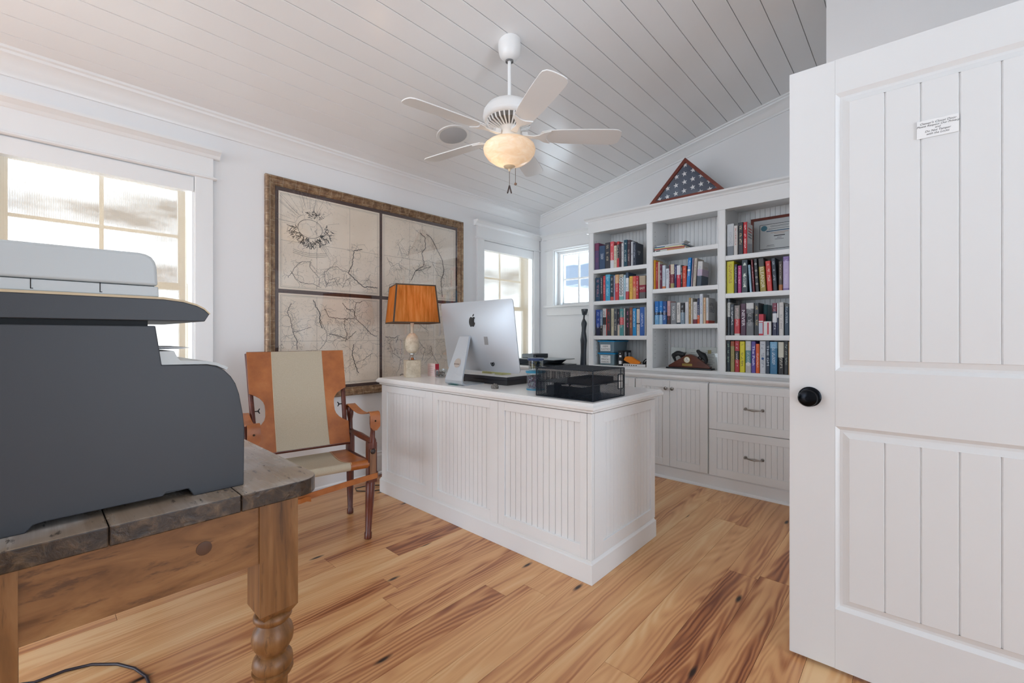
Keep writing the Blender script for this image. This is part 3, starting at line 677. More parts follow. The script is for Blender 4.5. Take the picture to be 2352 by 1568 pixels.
for si, (a0, a1, c0, c1) in enumerate(sheets):
    sh = MB().box(MX+.008, MX+.0095, a0, a1, c0, c1).build('map_sheet', MAPP, mapo, world=True)
    ink = MB(); pale = MB(); X_ = MX+.0098
    def ln(b_, p, q, w_):
        b_.strip([(X_, p[0], p[1]), (X_, q[0], q[1])], w_, (1, 0, 0))
    m_ = .014
    for e_, w_ in ((m_, .0016), (m_+.008, .0008)):
        for p, q in (((a0+e_, c0+e_), (a1-e_, c0+e_)), ((a0+e_, c1-e_), (a1-e_, c1-e_)), ((a0+e_, c0+e_), (a0+e_, c1-e_)), ((a1-e_, c0+e_), (a1-e_, c1-e_))): ln(ink, p, q, w_)
    for t_ in (.34, .67): ln(pale, (a0+(a1-a0)*t_, c0+m_), (a0+(a1-a0)*t_, c1-m_), .0016)
    ln(pale, (a0+m_, c0+(c1-c0)*.5), (a1-m_, c0+(c1-c0)*.5), .0016)
    def walk(b_, y, z, a, n_, w_, step=.012, depth=0):
        pts = [(X_, y, z)]
        for q in range(n_):
            a += rg.uniform(-.6, .6); y += step*math.cos(a); z += step*math.sin(a)
            if not (a0+m_ < y < a1-m_ and c0+m_ < z < c1-m_): break
            pts.append((X_, y, z))
            if depth < 2 and rg.random() < .22: walk(b_, y, z, a+rg.choice((-1, 1))*rg.uniform(.5, 1.2), max(3, n_//2), w_*.75, step, depth+1)
        if len(pts) > 1: b_.strip(pts, w_, (1, 0, 0))
    for w_, pl in RIV:
        pl = [p for p in pl if a0+m_ < p[0] < a1-m_ and c0+m_ < p[1] < c1-m_]
        if len(pl) < 2: continue
        pts = []
        for i in range(len(pl)-1):
            n_ = max(2, int(math.hypot(pl[i+1][0]-pl[i][0], pl[i+1][1]-pl[i][1])/.008))
            for q in range(n_):
                t_ = q/n_; jit = (rg.uniform(-.004, .004), rg.uniform(-.004, .004)) if q else (0, 0)
                pts.append((X_, pl[i][0]+(pl[i+1][0]-pl[i][0])*t_+jit[0], pl[i][1]+(pl[i+1][1]-pl[i][1])*t_+jit[1]))
                if rg.random() < .30: walk(ink, pts[-1][1], pts[-1][2], rg.uniform(0, 2*PI), rg.randint(4, 11), .0013, .010, 1)
        pts.append((X_, pl[-1][0], pl[-1][1])); ink.strip(pts, w_, (1, 0, 0))
    for q in range(420):
        y = rg.uniform(a0+.03, a1-.03); z = rg.uniform(c0+.03, c1-.03)
        if si == 0 and z > 1.78 and rg.random() < .8: continue
        a = rg.uniform(0, 2*PI); l_ = rg.uniform(.003, .010); ln(pale, (y, z), (y+l_*math.cos(a), z+l_*math.sin(a)), .0012)
    if si == 0:                                          # engraved title cartouche: oval shield, leaves and rays
        cy, czz = 1.372, 1.895
        for q in range(46):
            a = rg.uniform(-PI, PI); l0 = rg.uniform(.10, .14); l1 = l0+rg.uniform(.05, .16)
            ln(pale, (cy+l0*math.cos(a), czz+.02+l0*math.sin(a)), (cy+l1*math.cos(a), czz+.02+l1*math.sin(a)), .0012)
        for q in range(150):
            a = rg.uniform(PI*1.02, PI*2.05); rr = rg.uniform(.085, .150); y = cy+rr*1.05*math.cos(a); z = czz+rr*.9*math.sin(a)+.01; a2 = a+rg.uniform(-1.2, 1.2); l_ = rg.uniform(.012, .032)
            ln(ink, (y, z), (y+l_*math.cos(a2), z+l_*math.sin(a2)), rg.uniform(.002, .006))
        for q in range(50):
            y = cy+rg.uniform(-.02, .10); z = czz+rg.uniform(.075, .125); a = rg.uniform(0, PI); l_ = rg.uniform(.008, .022); ln(ink, (y, z), (y+l_*math.cos(a), z+l_*math.sin(a)), rg.uniform(.002, .005))
        ov = [(X_+.0001, cy+.088*math.cos(t_*PI/16), czz+.066*math.sin(t_*PI/16)) for t_ in range(33)]
        ink.strip(ov, .003, (1, 0, 0))
        for q in range(3):
            ar_ = [(X_, cy-.12+.24*i/10, 1.735-.012*q-.018*math.sin(PI*i/10)) for i in range(11)]; pale.strip(ar_, .0025, (1, 0, 0))
    o1 = ink.build('engraved_lines', MAPINK, sh, world=True); o1['kind'] = 'stuff'
    o2 = pale.build('pale_lines', MAPINK2, sh, world=True); o2['kind'] = 'stuff'
MB().box(MX+.0135, MX+.0155, y0+.055, y1-.055, z0+.055, z1-.055).build('glass', PICGLASS, mapo, world=True)
# ------------------------------------------------------------------ old pine table
table = thing('pine_table', 'old worn pine table with turned legs under the printer', 'table', (-2.07, .19, 0))
TX0, TX1, TY0, TY1, TZ = -2.98, -1.150, -.145, .520, .760
def m_edge():
    n = NT('worn_sheen_plank'); v = n.obj
    a = n.noise(n.map(v, (1.2, 34, 34)), 1.0, 5.0, 0.65, 0.6); b_ = n.noise(n.map(v, (5, 16, 16)), 1.0, 4.0)
    top = n.ramp(a, (0.30, lin('#978b82')), (0.5, lin('#b3aaa2')), (0.7, lin('#cbc5be')))  # pale grey: worn wood with the sky's reflection painted in
    side = n.ramp(a, (0.3, lin('#1d1510')), (0.50, lin('#3b2d22')), (0.72, lin('#6a543d')))
    nz_ = n.n('SeparateXYZ', i0=n.n('NewGeometry').outputs['Normal']).outputs['Z']
    st = n.ramp(n.noise(n.map(v, (3, 3, 3), loc=(2, 5, 1)), 2.0, 3.0), (0.46, (0,0,0,1)), (0.60, (1,1,1,1)))
    top = n.mix(n.math('MULTIPLY', st, 0.6), top, lin('#8f7350'))
    c = n.mix(n.ramp(nz_, (0.70, (0,0,0,1)), (0.97, (1,1,1,1))), side, top)
    sp = n.ramp(n.noise(n.map(v, (16, 60, 60)), 1.0, 4.0, 0.6), (0.62, (0,0,0,1)), (0.68, (1,1,1,1)))
    c = n.mix(n.math('MULTIPLY', sp, 0.8), c, lin('#241d19'))
    n.bs(Base_Color=c, Roughness=n.math('ADD', 0.16, n.math('MULTIPLY', b_, 0.25))); n.bump(a, 0.35, 0.003); return n.m
PLK = m_edge()
cuts = [TY0, .105, .332, TY1]; rr = .055
for i in range(3):
    a0, a1 = cuts[i]+(.0003 if i else 0), cuts[i+1]-(.0003 if i < 2 else 0)
    pts = [(TX0, a0), (TX1, a0), (TX1, a1), (TX0, a1)]
    if i == 2: pts = [(TX0, a0), (TX1, a0)] + arc(TX1-rr, a1-rr, rr, 0, 90, 8) + [(TX0, a1)]
    if i == 0: pts = [(TX0, a0)] + arc(TX1-rr, a0+rr, rr, -90, 0, 8) + [(TX1, a1), (TX0, a1)]
    MB().prism(pts, 'z', TZ-.040, TZ).build('top_plank', PLK, table, world=True, bevel=.0028, seg=2)
def leg_mesh():
    b_ = MB().prism([(-.046, -.046), (.046, -.046), (.046, .046), (-.046, .046)], 'z', .425, .7195)
    b_.add([(-.046,-.046,.425),(.046,-.046,.425),(.046,.046,.425),(-.046,.046,.425),(-.03,-.03,.400),(.03,-.03,.400),(.03,.03,.400),(-.03,.03,.400)], [(0,1,5,4),(1,2,6,5),(2,3,7,6),(3,0,4,7)])
    b_.lathe([(0, 0), (.020, 0), (.026, .02), (.028, .06), (.024, .075), (.033, .16), (.036, .236), (.037, .243), (.046, .246), (.049, .252), (.049, .259), (.044, .2615), (.047, .266), (.0485, .276), (.046, .288), (.040, .297), (.034, .301), (.034, .306), (.040, .313), (.048, .328), (.050, .345), (.046, .362), (.037, .374), (.034, .380), (.041, .386), (.046, .394), (.045, .402), (.036, .41)], 28)
    return b_
for x in (TX1-.097, TX0+.097):
    for y in (TY0+.086, TY1-.087):
        leg_mesh().build('leg', PINE, table, smooth=50, loc=wm(table).inverted() @ Vector((x, y, 0)))
xa = TX1-.097
MB().box(xa+.012, xa+.040, TY0+.132, TY1-.133, .560, .7195).build('apron', PINE_H, table, world=True)
MB().box(TX0+.06, TX0+.085, TY0+.132, TY1-.133, .560, .7195).build('apron', PINE_H, table, world=True)
APL = m_wood('aged_pine_rail', '#633a20', '#85532f', '#9c6c42', 0.5, (2.2, 14, 20), 0.45, '#43281a')
for y in (TY0+.06, TY1-.085): MB().box(TX0+.143, xa-.046, y, y+.025, .560, .7195).build('apron', APL, table, world=True)
MB().lathe([(0, 0), (.0155, 0), (.0155, .0012), (.013, .0016), (0, .0016)], 20, (xa+.040, .272, .640), axis='x').build('wood_plug', simple('plug_wood', '#5a3a24', .5), table, world=True, smooth=40)

# ------------------------------------------------------------------ large office printer
pr = thing('printer', 'large charcoal inkjet printer with grey lid on the pine table', 'printer', (-1.42, .16, TZ))
PX = -1.225; PW = .46
def m_charcoal():
    n = NT('charcoal_plastic'); n.bs(Base_Color=lin('#34363b'), Roughness=0.46); n.bump(n.noise(n.obj, 900.0, 2.0), 0.12, 0.0005); return n.m
CHAR = m_charcoal(); LGREY = simple('light_grey_plastic', '#c3c7c7', 0.4); TAN = simple('tan_plastic', '#cbb592', 0.45); SILV = simple('silver_grey_plastic', '#b9bcba', 0.35)
body = [(-.16, TZ), (-.004, TZ), (.006, TZ+.012), (.020, TZ+.014), (.200, TZ+.014), (.206, TZ+.021), (.246, TZ+.019), (.257, TZ), (.359, TZ), (.3605, .90), (.357, .936), (.349, .985), (.341, 1.012), (.331, 1.030), (.318, 1.045), (.300, 1.056), (.280, 1.0605), (.198, 1.064), (.187, 1.150), (-.16, 1.150)]
MB().prism(body, 'x', PX-.006, PX).build('side_panel', CHAR, pr, world=True, bevel=.002)
inner = [(p[0] if p[0] < .3 else p[0]-.004, p[1]) for p in body if p[1] > TZ+.001 or True]
MB().prism([(-.155, TZ+.018), (.352, TZ+.018), (.356, .90), (.352, .936), (.344, .985), (.328, 1.028), (.300, 1.052), (.272, 1.057), (.120, 1.057), (.100, 1.148), (-.155, 1.148)], 'x', PX-PW+.006, PX-.006).build('body', simple('printer_front', '#4a4d52', 0.4), pr, world=True)
MB().prism(body, 'x', PX-PW, PX-PW+.006).build('side_panel', CHAR, pr, world=True, bevel=.002)
tr = [(.190, 1.0645), (.282, 1.0620), (.303, 1.057), (.322, 1.046), (.326, 1.052), (.303, 1.064), (.282, 1.069), (.232, 1.072), (.226, 1.080), (.220, 1.094), (.185, 1.094)]
MB().prism(tr, 'x', PX-.30, PX-.002).build('output_tray', SILV, pr, world=True)
for k, (dy, dz, a) in enumerate(((0, 0, .0), (.004, .004, .012))):
    MB().prism([(.188, 1.098+dz), (.246+dy*2, 1.098+dz-a*.2), (.247+dy*2, 1.0995+dz-a*.2), (.188, 1.0995+dz)], 'x', PX-.24, PX-.03).build('paper_sheet', PAPER, pr, world=True)
scan = [(-.16, 1.1615), (.277, 1.1615), (.286, 1.178), (.276, 1.189), (.262, 1.197), (.236, 1.2045), (.200, 1.2085), (-.16, 1.2085)]
MB().prism(scan, 'x', PX-PW, PX+.002).build('scanner', CHAR, pr, world=True, bevel=.0015)
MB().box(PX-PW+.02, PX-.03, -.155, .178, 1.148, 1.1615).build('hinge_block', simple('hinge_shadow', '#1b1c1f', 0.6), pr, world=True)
strip = [(-.16, 1.2086), (.200, 1.2086), (.236, 1.2046), (.262, 1.1971), (.276, 1.1891), (.2865, 1.1781), (.2885, 1.180), (.277, 1.1925), (.262, 1.2010), (.237, 1.2090), (.200, 1.2135), (-.16, 1.2135)]
MB().prism(strip, 'x', PX-PW, PX+.002).build('lid_trim', TAN, pr, world=True)
fd = [(-.16, 1.2137), (.1935, 1.2137), (.1925, 1.236), (-.16, 1.236)]
MB().prism(fd, 'x', PX-PW+.03, PX-.004).build('feeder_base', LGREY, pr, world=True, bevel=.002)
fl = [(-.16, 1.2375), (.1922, 1.2375), (.190, 1.280), (.187, 1.291), (.181, 1.300), (.172, 1.305), (.160, 1.307), (-.16, 1.3035)]
fo = MB().prism(fl, 'x', PX-PW+.03, PX-.004).build('feeder_lid', LGREY, pr, world=True, bevel=.006, seg=4)
for y in (.004, .100):
    MB().box(PX-.0045, PX-.0032, y-.0022, y-.0008, 1.219, 1.2375).build('latch_slot', INK, pr, world=True)
    MB().box(PX-.0045, PX-.0032, y-.0022, y+.0018, 1.2175, 1.219).build('latch_slot', INK, pr, world=True)
for y in (-.13, .33): MB().box(PX-PW+.02, PX-.03, y-.02, y+.02, TZ, TZ+.018).build('foot', INK, pr, world=True)

cab = tag(MB().tube([(-2.16, -.06, .005), (-2.108, .011, .005), (-2.105, .083, .005), (-2.078, .145, .005), (-2.015, .205, .005), (-1.945, .242, .005), (-1.870, .262, .005), (-1.79, .262, .005), (-1.70, .20, .005), (-1.72, .06, .005), (-1.82, .02, .005), (-1.92, .06, .005), (-1.96, .12, .005)], .0045, 8).build('power_cable', simple('dark_cable', '#241c26', 0.4), smooth=60), 'dark looping cable lying on the floor under the pine table', 'cable')

# ------------------------------------------------------------------ safari chair of mahogany, leather and canvas
CH = thing('safari_chair', 'mahogany safari chair with tan leather and canvas sling seat and back', 'chair', (-2.490, 1.051, 0), R(79.3))
def post(nm, foot, top, front):
    f = Vector(foot); t = Vector(top); b_ = MB(); L_ = t.z-f.z
    if front: prof = [(0, .012), (.004, .020), (.034, .020), (.040, .016), (.20, .0225), (.31, .0255), (.315, .022), (.50, .022), (.545, .0215), (.56, .014), (.60, .0125), (.635, .019), (.675, .0205), (.69, .012)]
    else: prof = [(0, .012), (.004, .019), (.030, .019), (.036, .015), (.20, .021), (.33, .0235), (.50, .023), (.53, .0215), (.545, .0155), (.60, .0145), (.63, .020), (.665, .021), (.68, .012)]
    pts = [f+(t-f)*(z/prof[-1][0]) for z, r_ in prof]
    b_.tube(pts, [r_ for z, r_ in prof], 14)
    if front:
        m_ = f+(t-f)*(.42/prof[-1][0]); b_.box(m_.x-.024, m_.x+.024, m_.y-.022, m_.y+.022, .315, .535)
    else:
        m_ = f+(t-f)*(.42/prof[-1][0]); b_.box(m_.x-.021, m_.x+.021, m_.y-.021, m_.y+.021, .34, .52)
    return b_.build(nm, MAHOG, CH, smooth=45)
xf, yf, yr_ = .292, -.205, .205
for s_ in (-1, 1):
    lf = post('leg', (s_*.262, -.200, 0), (s_*(xf), yf, .69), True)
    post('leg', (s_*.290, .212, 0), (s_*(xf-.005), yr_, .68), False)
    MB().lathe([(0, 0), (.013, 0), (.015, .004), (.011, .009), (0, .010)], 14, (s_*(xf-.012), yf-.024, .488), axis='y').build('peg', simple('dark_peg', '#2a1712', 0.35), CH, smooth=40)
    MB().box(s_*(xf-.012)-.017, s_*(xf-.012)+.017, yf-.027, yf-.022, .335, .50).build('leg_cheek', m_wood('worn_mahogany', '#5d3a26', '#7d573c', '#94694a', .45, (40, 40, 4)), CH, bevel=.002)
    MB().tube([(s_*(xf-.004), yf+.01, .533), (s_*(xf-.004), 0, .533), (s_*(xf-.004), yr_-.01, .528)], [.014, .018, .014], 12).build('side_rail', MAHOG, CH, smooth=50)
    MB().tube([(s_*(xf-.010), yf, .415), (s_*(xf-.010), yr_, .395)], .013, 10).build('seat_side_rail', MAHOG, CH, smooth=50)
    # arm strap: sags between the posts and folds down over the front one
    pts = [(s_*xf, yr_+.028, .655), (s_*xf, yr_+.020, .682), (s_*xf, yr_, .694)]
    pts += [(s_*xf, yr_+(yf-yr_)*t/10, .697-.030*math.sin(PI*t/10)) for t in range(1, 10)]
    pts += [(s_*xf, yf, .702), (s_*xf, yf-.018, .698), (s_*xf, yf-.026, .684), (s_*xf, yf-.027, .650), (s_*xf, yf-.026, .624)]
    a_ = MB(); a_.strip(pts, .060, (0, 0, 1) if True else None, .003)
    # explicit ribbon so the width always runs across the chair
    a_ = MB(); vs = []; n_ = len(pts)
    wds = [.052]*3+[.050]*9+[.054, .056, .056, .056, .056]
    for i, p in enumerate(pts):
        d = (Vector(pts[min(i+1, n_-1)])-Vector(pts[max(i-1, 0)])).normalized(); nn = Vector((1, 0, 0)).cross(d).normalized()*-.0032
        for sx_, o_ in ((-1, 0), (1, 0), (1, 1), (-1, 1)): vs.append(Vector(p)+Vector((sx_*wds[i]/2, 0, 0))+nn*o_)
    fs = []
    for i in range(n_-1): fs += [(i*4+q, i*4+(q+1) % 4, (i+1)*4+(q+1) % 4, (i+1)*4+q) for q in range(4)]
    tip = len(vs); p = Vector(pts[-1])
    vs += [p+Vector((-.010, 0, -.022)), p+Vector((.010, 0, -.022)), p+Vector((.010, -.0032, -.022)), p+Vector((-.010, -.0032, -.022))]
    i = n_-1; fs += [(i*4+q, i*4+(q+1) % 4, tip+(q+1) % 4, tip+q) for q in range(4)]+[(tip, tip+1, tip+2, tip+3), (3, 2, 1, 0)]
    a_.add(vs, fs); ar_ = a_.build('arm_strap', LEATHER, CH, smooth=40)
    MB().lathe([(0, 0), (.005, 0), (.005, .003), (.003, .006), (0, .006)], 10, (s_*xf, yf-.030, .655), axis='y').build('stud', simple('dark_brass', '#3a2f22', .3, .8), ar_, smooth=40)
MB().tube([(-xf, yf, .418), (xf, yf, .418)], .0155, 12).build('front_rail', MAHOG, CH, smooth=50)
MB().tube([(-xf, yr_, .390), (xf, yr_, .390)], .0155, 12).build('back_rail', MAHOG, CH, smooth=50)
def sheet(fn, us, vs_, th=.004):
    b_ = MB(); nu, nv = len(us), len(vs_)
    P = [[Vector(fn(u, v)) for v in vs_] for u in us]
    vv = [p for row in P for p in row]; off = len(vv); nn = []
    for i in range(nu):
        for j in range(nv):
            du = P[min(i+1, nu-1)][j]-P[max(i-1, 0)][j]; dv = P[i][min(j+1, nv-1)]-P[i][max(j-1, 0)]
            c_ = du.cross(dv); nn.append(c_.normalized() if c_.length > 1e-9 else Vector((0, 0, 1)))
    vv += [p+n_*th for p, n_ in zip(vv[:off], nn)]
    fs = []
    for i in range(nu-1):
        for j in range(nv-1):
            a = i*nv+j; q = (a, a+1, a+nv+1, a+nv); fs += [q, tuple(off+k_ for k_ in reversed(q))]
    for j in range(nv-1):
        fs += [(j, off+j, off+j+1, j+1), ((nu-1)*nv+j, (nu-1)*nv+j+1, off+(nu-1)*nv+j+1, off+(nu-1)*nv+j)]
    for i in range(nu-1):
        fs += [(i*nv, (i+1)*nv, off+(i+1)*nv, off+i*nv), (i*nv+nv-1, off+i*nv+nv-1, off+(i+1)*nv+nv-1, (i+1)*nv+nv-1)]
    return b_.add(vv, fs)
def lsp(a, b_, n_): return [a+(b_-a)*i/n_ for i in range(n_+1)]
def seatf(u, v):       # v: 0 under the front rail, over it and back to the rear rail
    if v < .25:
        t = v/.25; a = R(-80+170*t); return (u, yf+.0175*-math.cos(a-R(0))*1.0, .418+.0175*math.sin(a)) if t > .0 else (u, yf-.004, .400)
    t = (v-.25)/.75; y = yf+(yr_-yf)*t; sag = .030*math.sin(PI*min(1, t))*(1-(u/.27)**2*.75)
    return (u, y, .4355+(.4075-.4355)*t-sag)
vv_ = lsp(0, .25, 6)+lsp(.30, 1.0, 12)
seat = sheet(seatf, lsp(-.165, .165, 10), vv_).build('seat', CANVAS, CH, smooth=60)
for s_ in (-1, 1):
    u = sorted((s_*.163, s_*.262)); sheet(seatf, lsp(u[0], u[1], 5), vv_, .005).build('seat_leather', LEATHER, CH, smooth=60)
    sheet(lambda a, v: (lambda p: (p[0], p[1]-.0006, p[2]+.0058))(seatf(a, v)), lsp(s_*.1665-.0008, s_*.1665+.0008, 1), vv_[3:], .0008).build('stitching', STITCH, seat)
# reclining back: two stiles and a sling with scooped leather sides
def bk(z): t = (z-.49)/.54; return .120+.190*t          # depth of the back plane at height z
for s_ in (-1, 1):
    MB().tube([(s_*.240, bk(.47)+.016, .47), (s_*.252, bk(.75)+.018, .75), (s_*.262, bk(1.02)+.018, 1.02)], .0135, 12).build('back_stile', MAHOG, CH, smooth=50)
    wn = MB().tube([(s_*.247, bk(.70)+.016, .70), (s_*.215, bk(.70)+.016, .70)], .003, 8)
    for k in (-1, 1): wn.tube([(s_*.222, bk(.70)+.016, .70), (s_*.212, bk(.70)+.016+k*.004, .70+k*.013)], .003, 8)
    wn.build('wing_bolt', BLACK, CH, smooth=40)
def backf(u, v):
    z = .478+v*.552; return (u, bk(z)-.004+.018*(1-(u/.25)**2)*math.sin(PI*min(1, max(0, v)))**.7, z)
back = sheet(backf, lsp(-.142, .142, 10), lsp(0, 1, 22)).build('backrest', CANVAS, CH, smooth=60)
def inner_edge(z):       # outer edge of the leather side panel, with the scooped cut-out
    full = .268-.010*(1.03-z)/.5
    if .600 < z < .800:
        t = (z-.700)/.100; return .186+(full-.186)*abs(t)**3.2
    return full
for s_ in (-1, 1):
    zs_ = [.478, .52, .56, .598, .6001, .606, .615, .63, .65, .67, .70, .73, .75, .77, .785, .794, .7999, .802, .85, .90, .95, 1.0, 1.03]
    def lf(u, v, s_=s_):
        z = zs_[int(round(v*(len(zs_)-1)))]; e_ = inner_edge(z); x = s_*(.140+(e_-.140)*u); p = backf(x, (z-.478)/.552); return (p[0], p[1]-.0025, p[2])
    q = sheet(lf, lsp(0, 1, 5), [i/(len(zs_)-1) for i in range(len(zs_))], .005).build('back_leather', LEATHER, CH, smooth=60)
    sheet(lambda a, v: (lambda p: (p[0], p[1]-.0062, p[2]))(backf(s_*.1425+a, v)), [-.0008, .0008], lsp(0, 1, 22), .0008).build('stitching', STITCH, q)
MB().tube([(-.262, bk(.478)+.006, .474), (.262, bk(.478)+.006, .474)], .011, 10).build('back_rod', MAHOG, CH, smooth=50)
MB().tube([(-.266, bk(1.03)+.012, 1.022), (.266, bk(1.03)+.012, 1.022)], .010, 10).build('back_rod', MAHOG, CH, smooth=50)
# girth strap round the legs with a buckle
sp_ = [(xf+.012, yf-.026, .352), (.15, yf-.029, .338), (0, yf-.030, .320), (-.10, yf-.030, .306), (-.20, yf-.028, .303), (-xf-.012, yf-.026, .31)]
def rib(pts, hgt, th=.003):
    b_ = MB(); vs = []
    for p in pts: vs += [(p[0], p[1], p[2]-hgt/2), (p[0], p[1]-th, p[2]-hgt/2), (p[0], p[1]-th, p[2]+hgt/2), (p[0], p[1], p[2]+hgt/2)]
    fs = [(3, 2, 1, 0), tuple(len(vs)-4+k for k in range(4))]
    for i in range(len(pts)-1): fs += [(i*4+q, i*4+(q+1) % 4, (i+1)*4+(q+1) % 4, (i+1)*4+q) for q in range(4)]
    return b_.add(vs, fs)
gs = rib(sp_, .030).build('girth_strap', LEATHER, CH)
rib([(-.20, yf-.033, .300), (-.14, yf-.036, .298), (-.09, yf-.040, .300), (-.065, yf-.048, .308), (-.045, yf-.052, .304)], .024).build('strap_tail', LEATHER, gs)
MB().box(-.130, -.112, yf-.042, yf-.028, .284, .318).build('keeper', LEATHER, gs)
for s_ in (-1, 1): rib([(s_*(xf+.014), yf-.026, .352 if s_ > 0 else .31), (s_*(xf+.026), yf, .350 if s_ > 0 else .31), (s_*(xf+.027), yr_, .345), (s_*(xf+.012), yr_+.026, .345)], .028).build('girth_strap', LEATHER, CH)

# ------------------------------------------------------------------ ceiling fan with light
FX, FY = -1.706, 1.847
fan = thing('ceiling_fan', 'white five-blade ceiling fan with a lit alabaster bowl', 'ceiling fan', (FX, FY, cz(FX)))
FW = simple('fan_white', '#f0efed', 0.28); zc = cz(FX)
def fz(z): return 1.13+(z-1.13)*.9762-zc
MB().lathe([(0, fz(2.728)), (.022, fz(2.730)), (.042, fz(2.740)), (.055, fz(2.757)), (.062, fz(2.778)), (.064, fz(2.800)), (.064, .010), (0, .010)], 28).build('canopy', FW, fan, smooth=40)
MB().lathe([(.017, fz(2.722)), (.023, fz(2.722)), (.023, fz(2.729)), (.017, fz(2.729))], 20, ring=True).build('canopy_ring', simple('fan_grey', '#777777', .4), fan, smooth=40)
MB().tube([(0, 0, fz(2.76)), (0, 0, fz(2.46))], .0105, 14).build('down_rod', FW, fan, smooth=50)
MB().lathe([(0, fz(2.492)), (.035, fz(2.490)), (.090, fz(2.480)), (.128, fz(2.458)), (.147, fz(2.428)), (.151, fz(2.400)), (.149, fz(2.388)), (.140, fz(2.380)), (.135, fz(2.376)), (0, fz(2.376))], 40).build('motor_housing', FW, fan, smooth=40)
MB().lathe([(.0, fz(2.378)), (.128, fz(2.378)), (.118, fz(2.356)), (.070, fz(2.340)), (0, fz(2.340))], 40).build('vent_ring', simple('vent_shadow', '#6f6a64', .6), fan, smooth=40)
vb = MB().prism([(.064, fz(2.336)), (.066, fz(2.331)), (.121, fz(2.352)), (.132, fz(2.372)), (.130, fz(2.379)), (.117, fz(2.360))], 'y', -.0042, .0042).mesh('vent_fin'); vb.materials.append(FW)
for i in range(30): inst(vb, 'vent_fin', fan, (0, 0, 0), (0, 0, 2*PI*i/30))
zb_ = fz(2.292)
bl = [(.185, -.040), (.22, -.052), (.30, -.060), (.46, -.066), (.58, -.067), (.610, -.064), (.630, -.050), (.636, -.030), (.638, 0), (.636, .030), (.630, .050), (.610, .064), (.58, .067), (.46, .066), (.30, .060), (.22, .052), (.185, .040), (.175, .020), (.175, -.020)]
bme = MB().prism(bl, 'z', -.003, .003).mesh('blade'); bme.materials.append(FW)
ib = MB(); ib.prism([(.075, -.020), (.14, -.011), (.17, -.020), (.195, -.042), (.235, -.054), (.225, -.036), (.213, -.015), (.211, 0), (.213, .015), (.225, .036), (.235, .054), (.195, .042), (.17, .020), (.14, .011), (.075, .020)], 'z', -.010, -.0032)
ib.prism([(.07, -.018), (.105, -.014), (.105, .014), (.07, .018)], 'z', -.008, .016)
ime = ib.mesh('blade_iron'); ime.materials.append(FW)
for i in range(5):
    a = R(44+72*i)
    mtx = Matrix.Translation((0, 0, zb_)) @ Matrix.Rotation(a, 4, 'Z') @ Matrix.Rotation(R(-12), 4, 'X')
    o = inst(bme, 'blade', fan); o.matrix_basis = mtx; bev(o, .0015)
    o2 = inst(ime, 'blade_iron', fan); o2.matrix_basis = Matrix.Translation((0, 0, zb_)) @ Matrix.Rotation(a, 4, 'Z') @ Matrix.Rotation(R(-12), 4, 'X'); bev(o2, .002)
FWW = simple('fan_fitter', '#f0e9df', 0.3)
MB().lathe([(0, fz(2.342)), (.058, fz(2.342)), (.064, fz(2.336)), (.064, fz(2.262)), (.058, fz(2.256)), (0, fz(2.256))], 32).build('light_fitter', FWW, fan, smooth=40)
def m_alab():
    n = NT('alabaster_glass'); n.t.nodes.remove(n.b)
    v = n.noise(n.map(n.obj, (3, 3, 9), rot=(.3, .4, 0)), 4.0, 3.0, 0.6, 1.5)
    c = n.ramp(v, (0.3, lin('#efdcc4')), (0.6, lin('#f8efe2')), (0.8, lin('#fffbf5')))
    tl = n.n('BsdfTranslucent', Color=c); df = n.n('BsdfPrincipled', Roughness=0.2); n.t.links.new(c, df.inputs['Base Color'])
    em = n.n('Emission', Strength=0.08); em.inputs['Color'].default_value = lin('#ffdcb0')
    m1 = n.n('MixShader', Fac=0.5); n.t.links.new(df.outputs[0], m1.inputs[1]); n.t.links.new(tl.outputs[0], m1.inputs[2])
    ad = n.n('AddShader'); n.t.links.new(m1.outputs[0], ad.inputs[0]); n.t.links.new(em.outputs[0], ad.inputs[1])
    n.t.links.new(ad.outputs[0], n.out.inputs['Surface']); return n.m
MB().lathe([(.062, fz(2.262)), (.090, fz(2.259)), (.122, fz(2.249)), (.142, fz(2.232)), (.149, fz(2.212)), (.144, fz(2.188)), (.124, fz(2.160)), (.090, fz(2.135)), (.050, fz(2.119)), (.016, fz(2.112)), (.0, fz(2.111))], 40).build('glass_bowl', m_alab(), fan, smooth=60)
MB().lathe([(0, fz(2.1125)), (.034, fz(2.1125)), (.030, fz(2.107)), (.012, fz(2.100)), (.007, fz(2.098)), (.0075, fz(2.090)), (.004, fz(2.084)), (0, fz(2.084))], 20).build('finial', simple('finial_cream', '#d9c3a2', .35), fan, smooth=40)
rx, ry = .7386, .6742       # toward the right of the photograph
for nm, dx, z0_, z1_, end in (('pull_chain', .0, 2.086, 2.004, 'v'), ('pull_chain', .035, 2.33, 2.040, 'ball')):
    p_ = (dx*rx, dx*ry) if nm else (0, 0)
    q_ = (.010*0, 0)
    off_ = .066 if end == 'ball' else 0
    px_, py_ = (dx*rx+off_*-.674*-1*0, dx*ry)
    if end == 'ball': px_, py_ = .035*rx+.674*.06*-1, .035*ry+.7386*.06
    chn = MB().tube([(px_, py_, fz(z0_)), (px_, py_, fz(z1_))], .0014, 6).build(nm, simple('chain_brass', '#6a5540', .35, .8), fan)
    if end == 'ball': MB().lathe([(0, -.0085), (.006, -.006), (.0085, 0), (.006, .006), (0, .0085)], 14, (px_, py_, fz(z1_)-.008)).build('pull_ball', simple('ball_wood', '#8d6d58', .4), chn, smooth=60)
    else:
        pv = MB()
        for s_ in (-1, 1): pv.tube([(0, 0, fz(z1_)-.002), (s_*.011*rx, s_*.011*ry, fz(z1_)-.046)], .004, 8)
        pv.build('pull_fob', simple('fob_wood', '#3b2218', .4), chn, smooth=40)
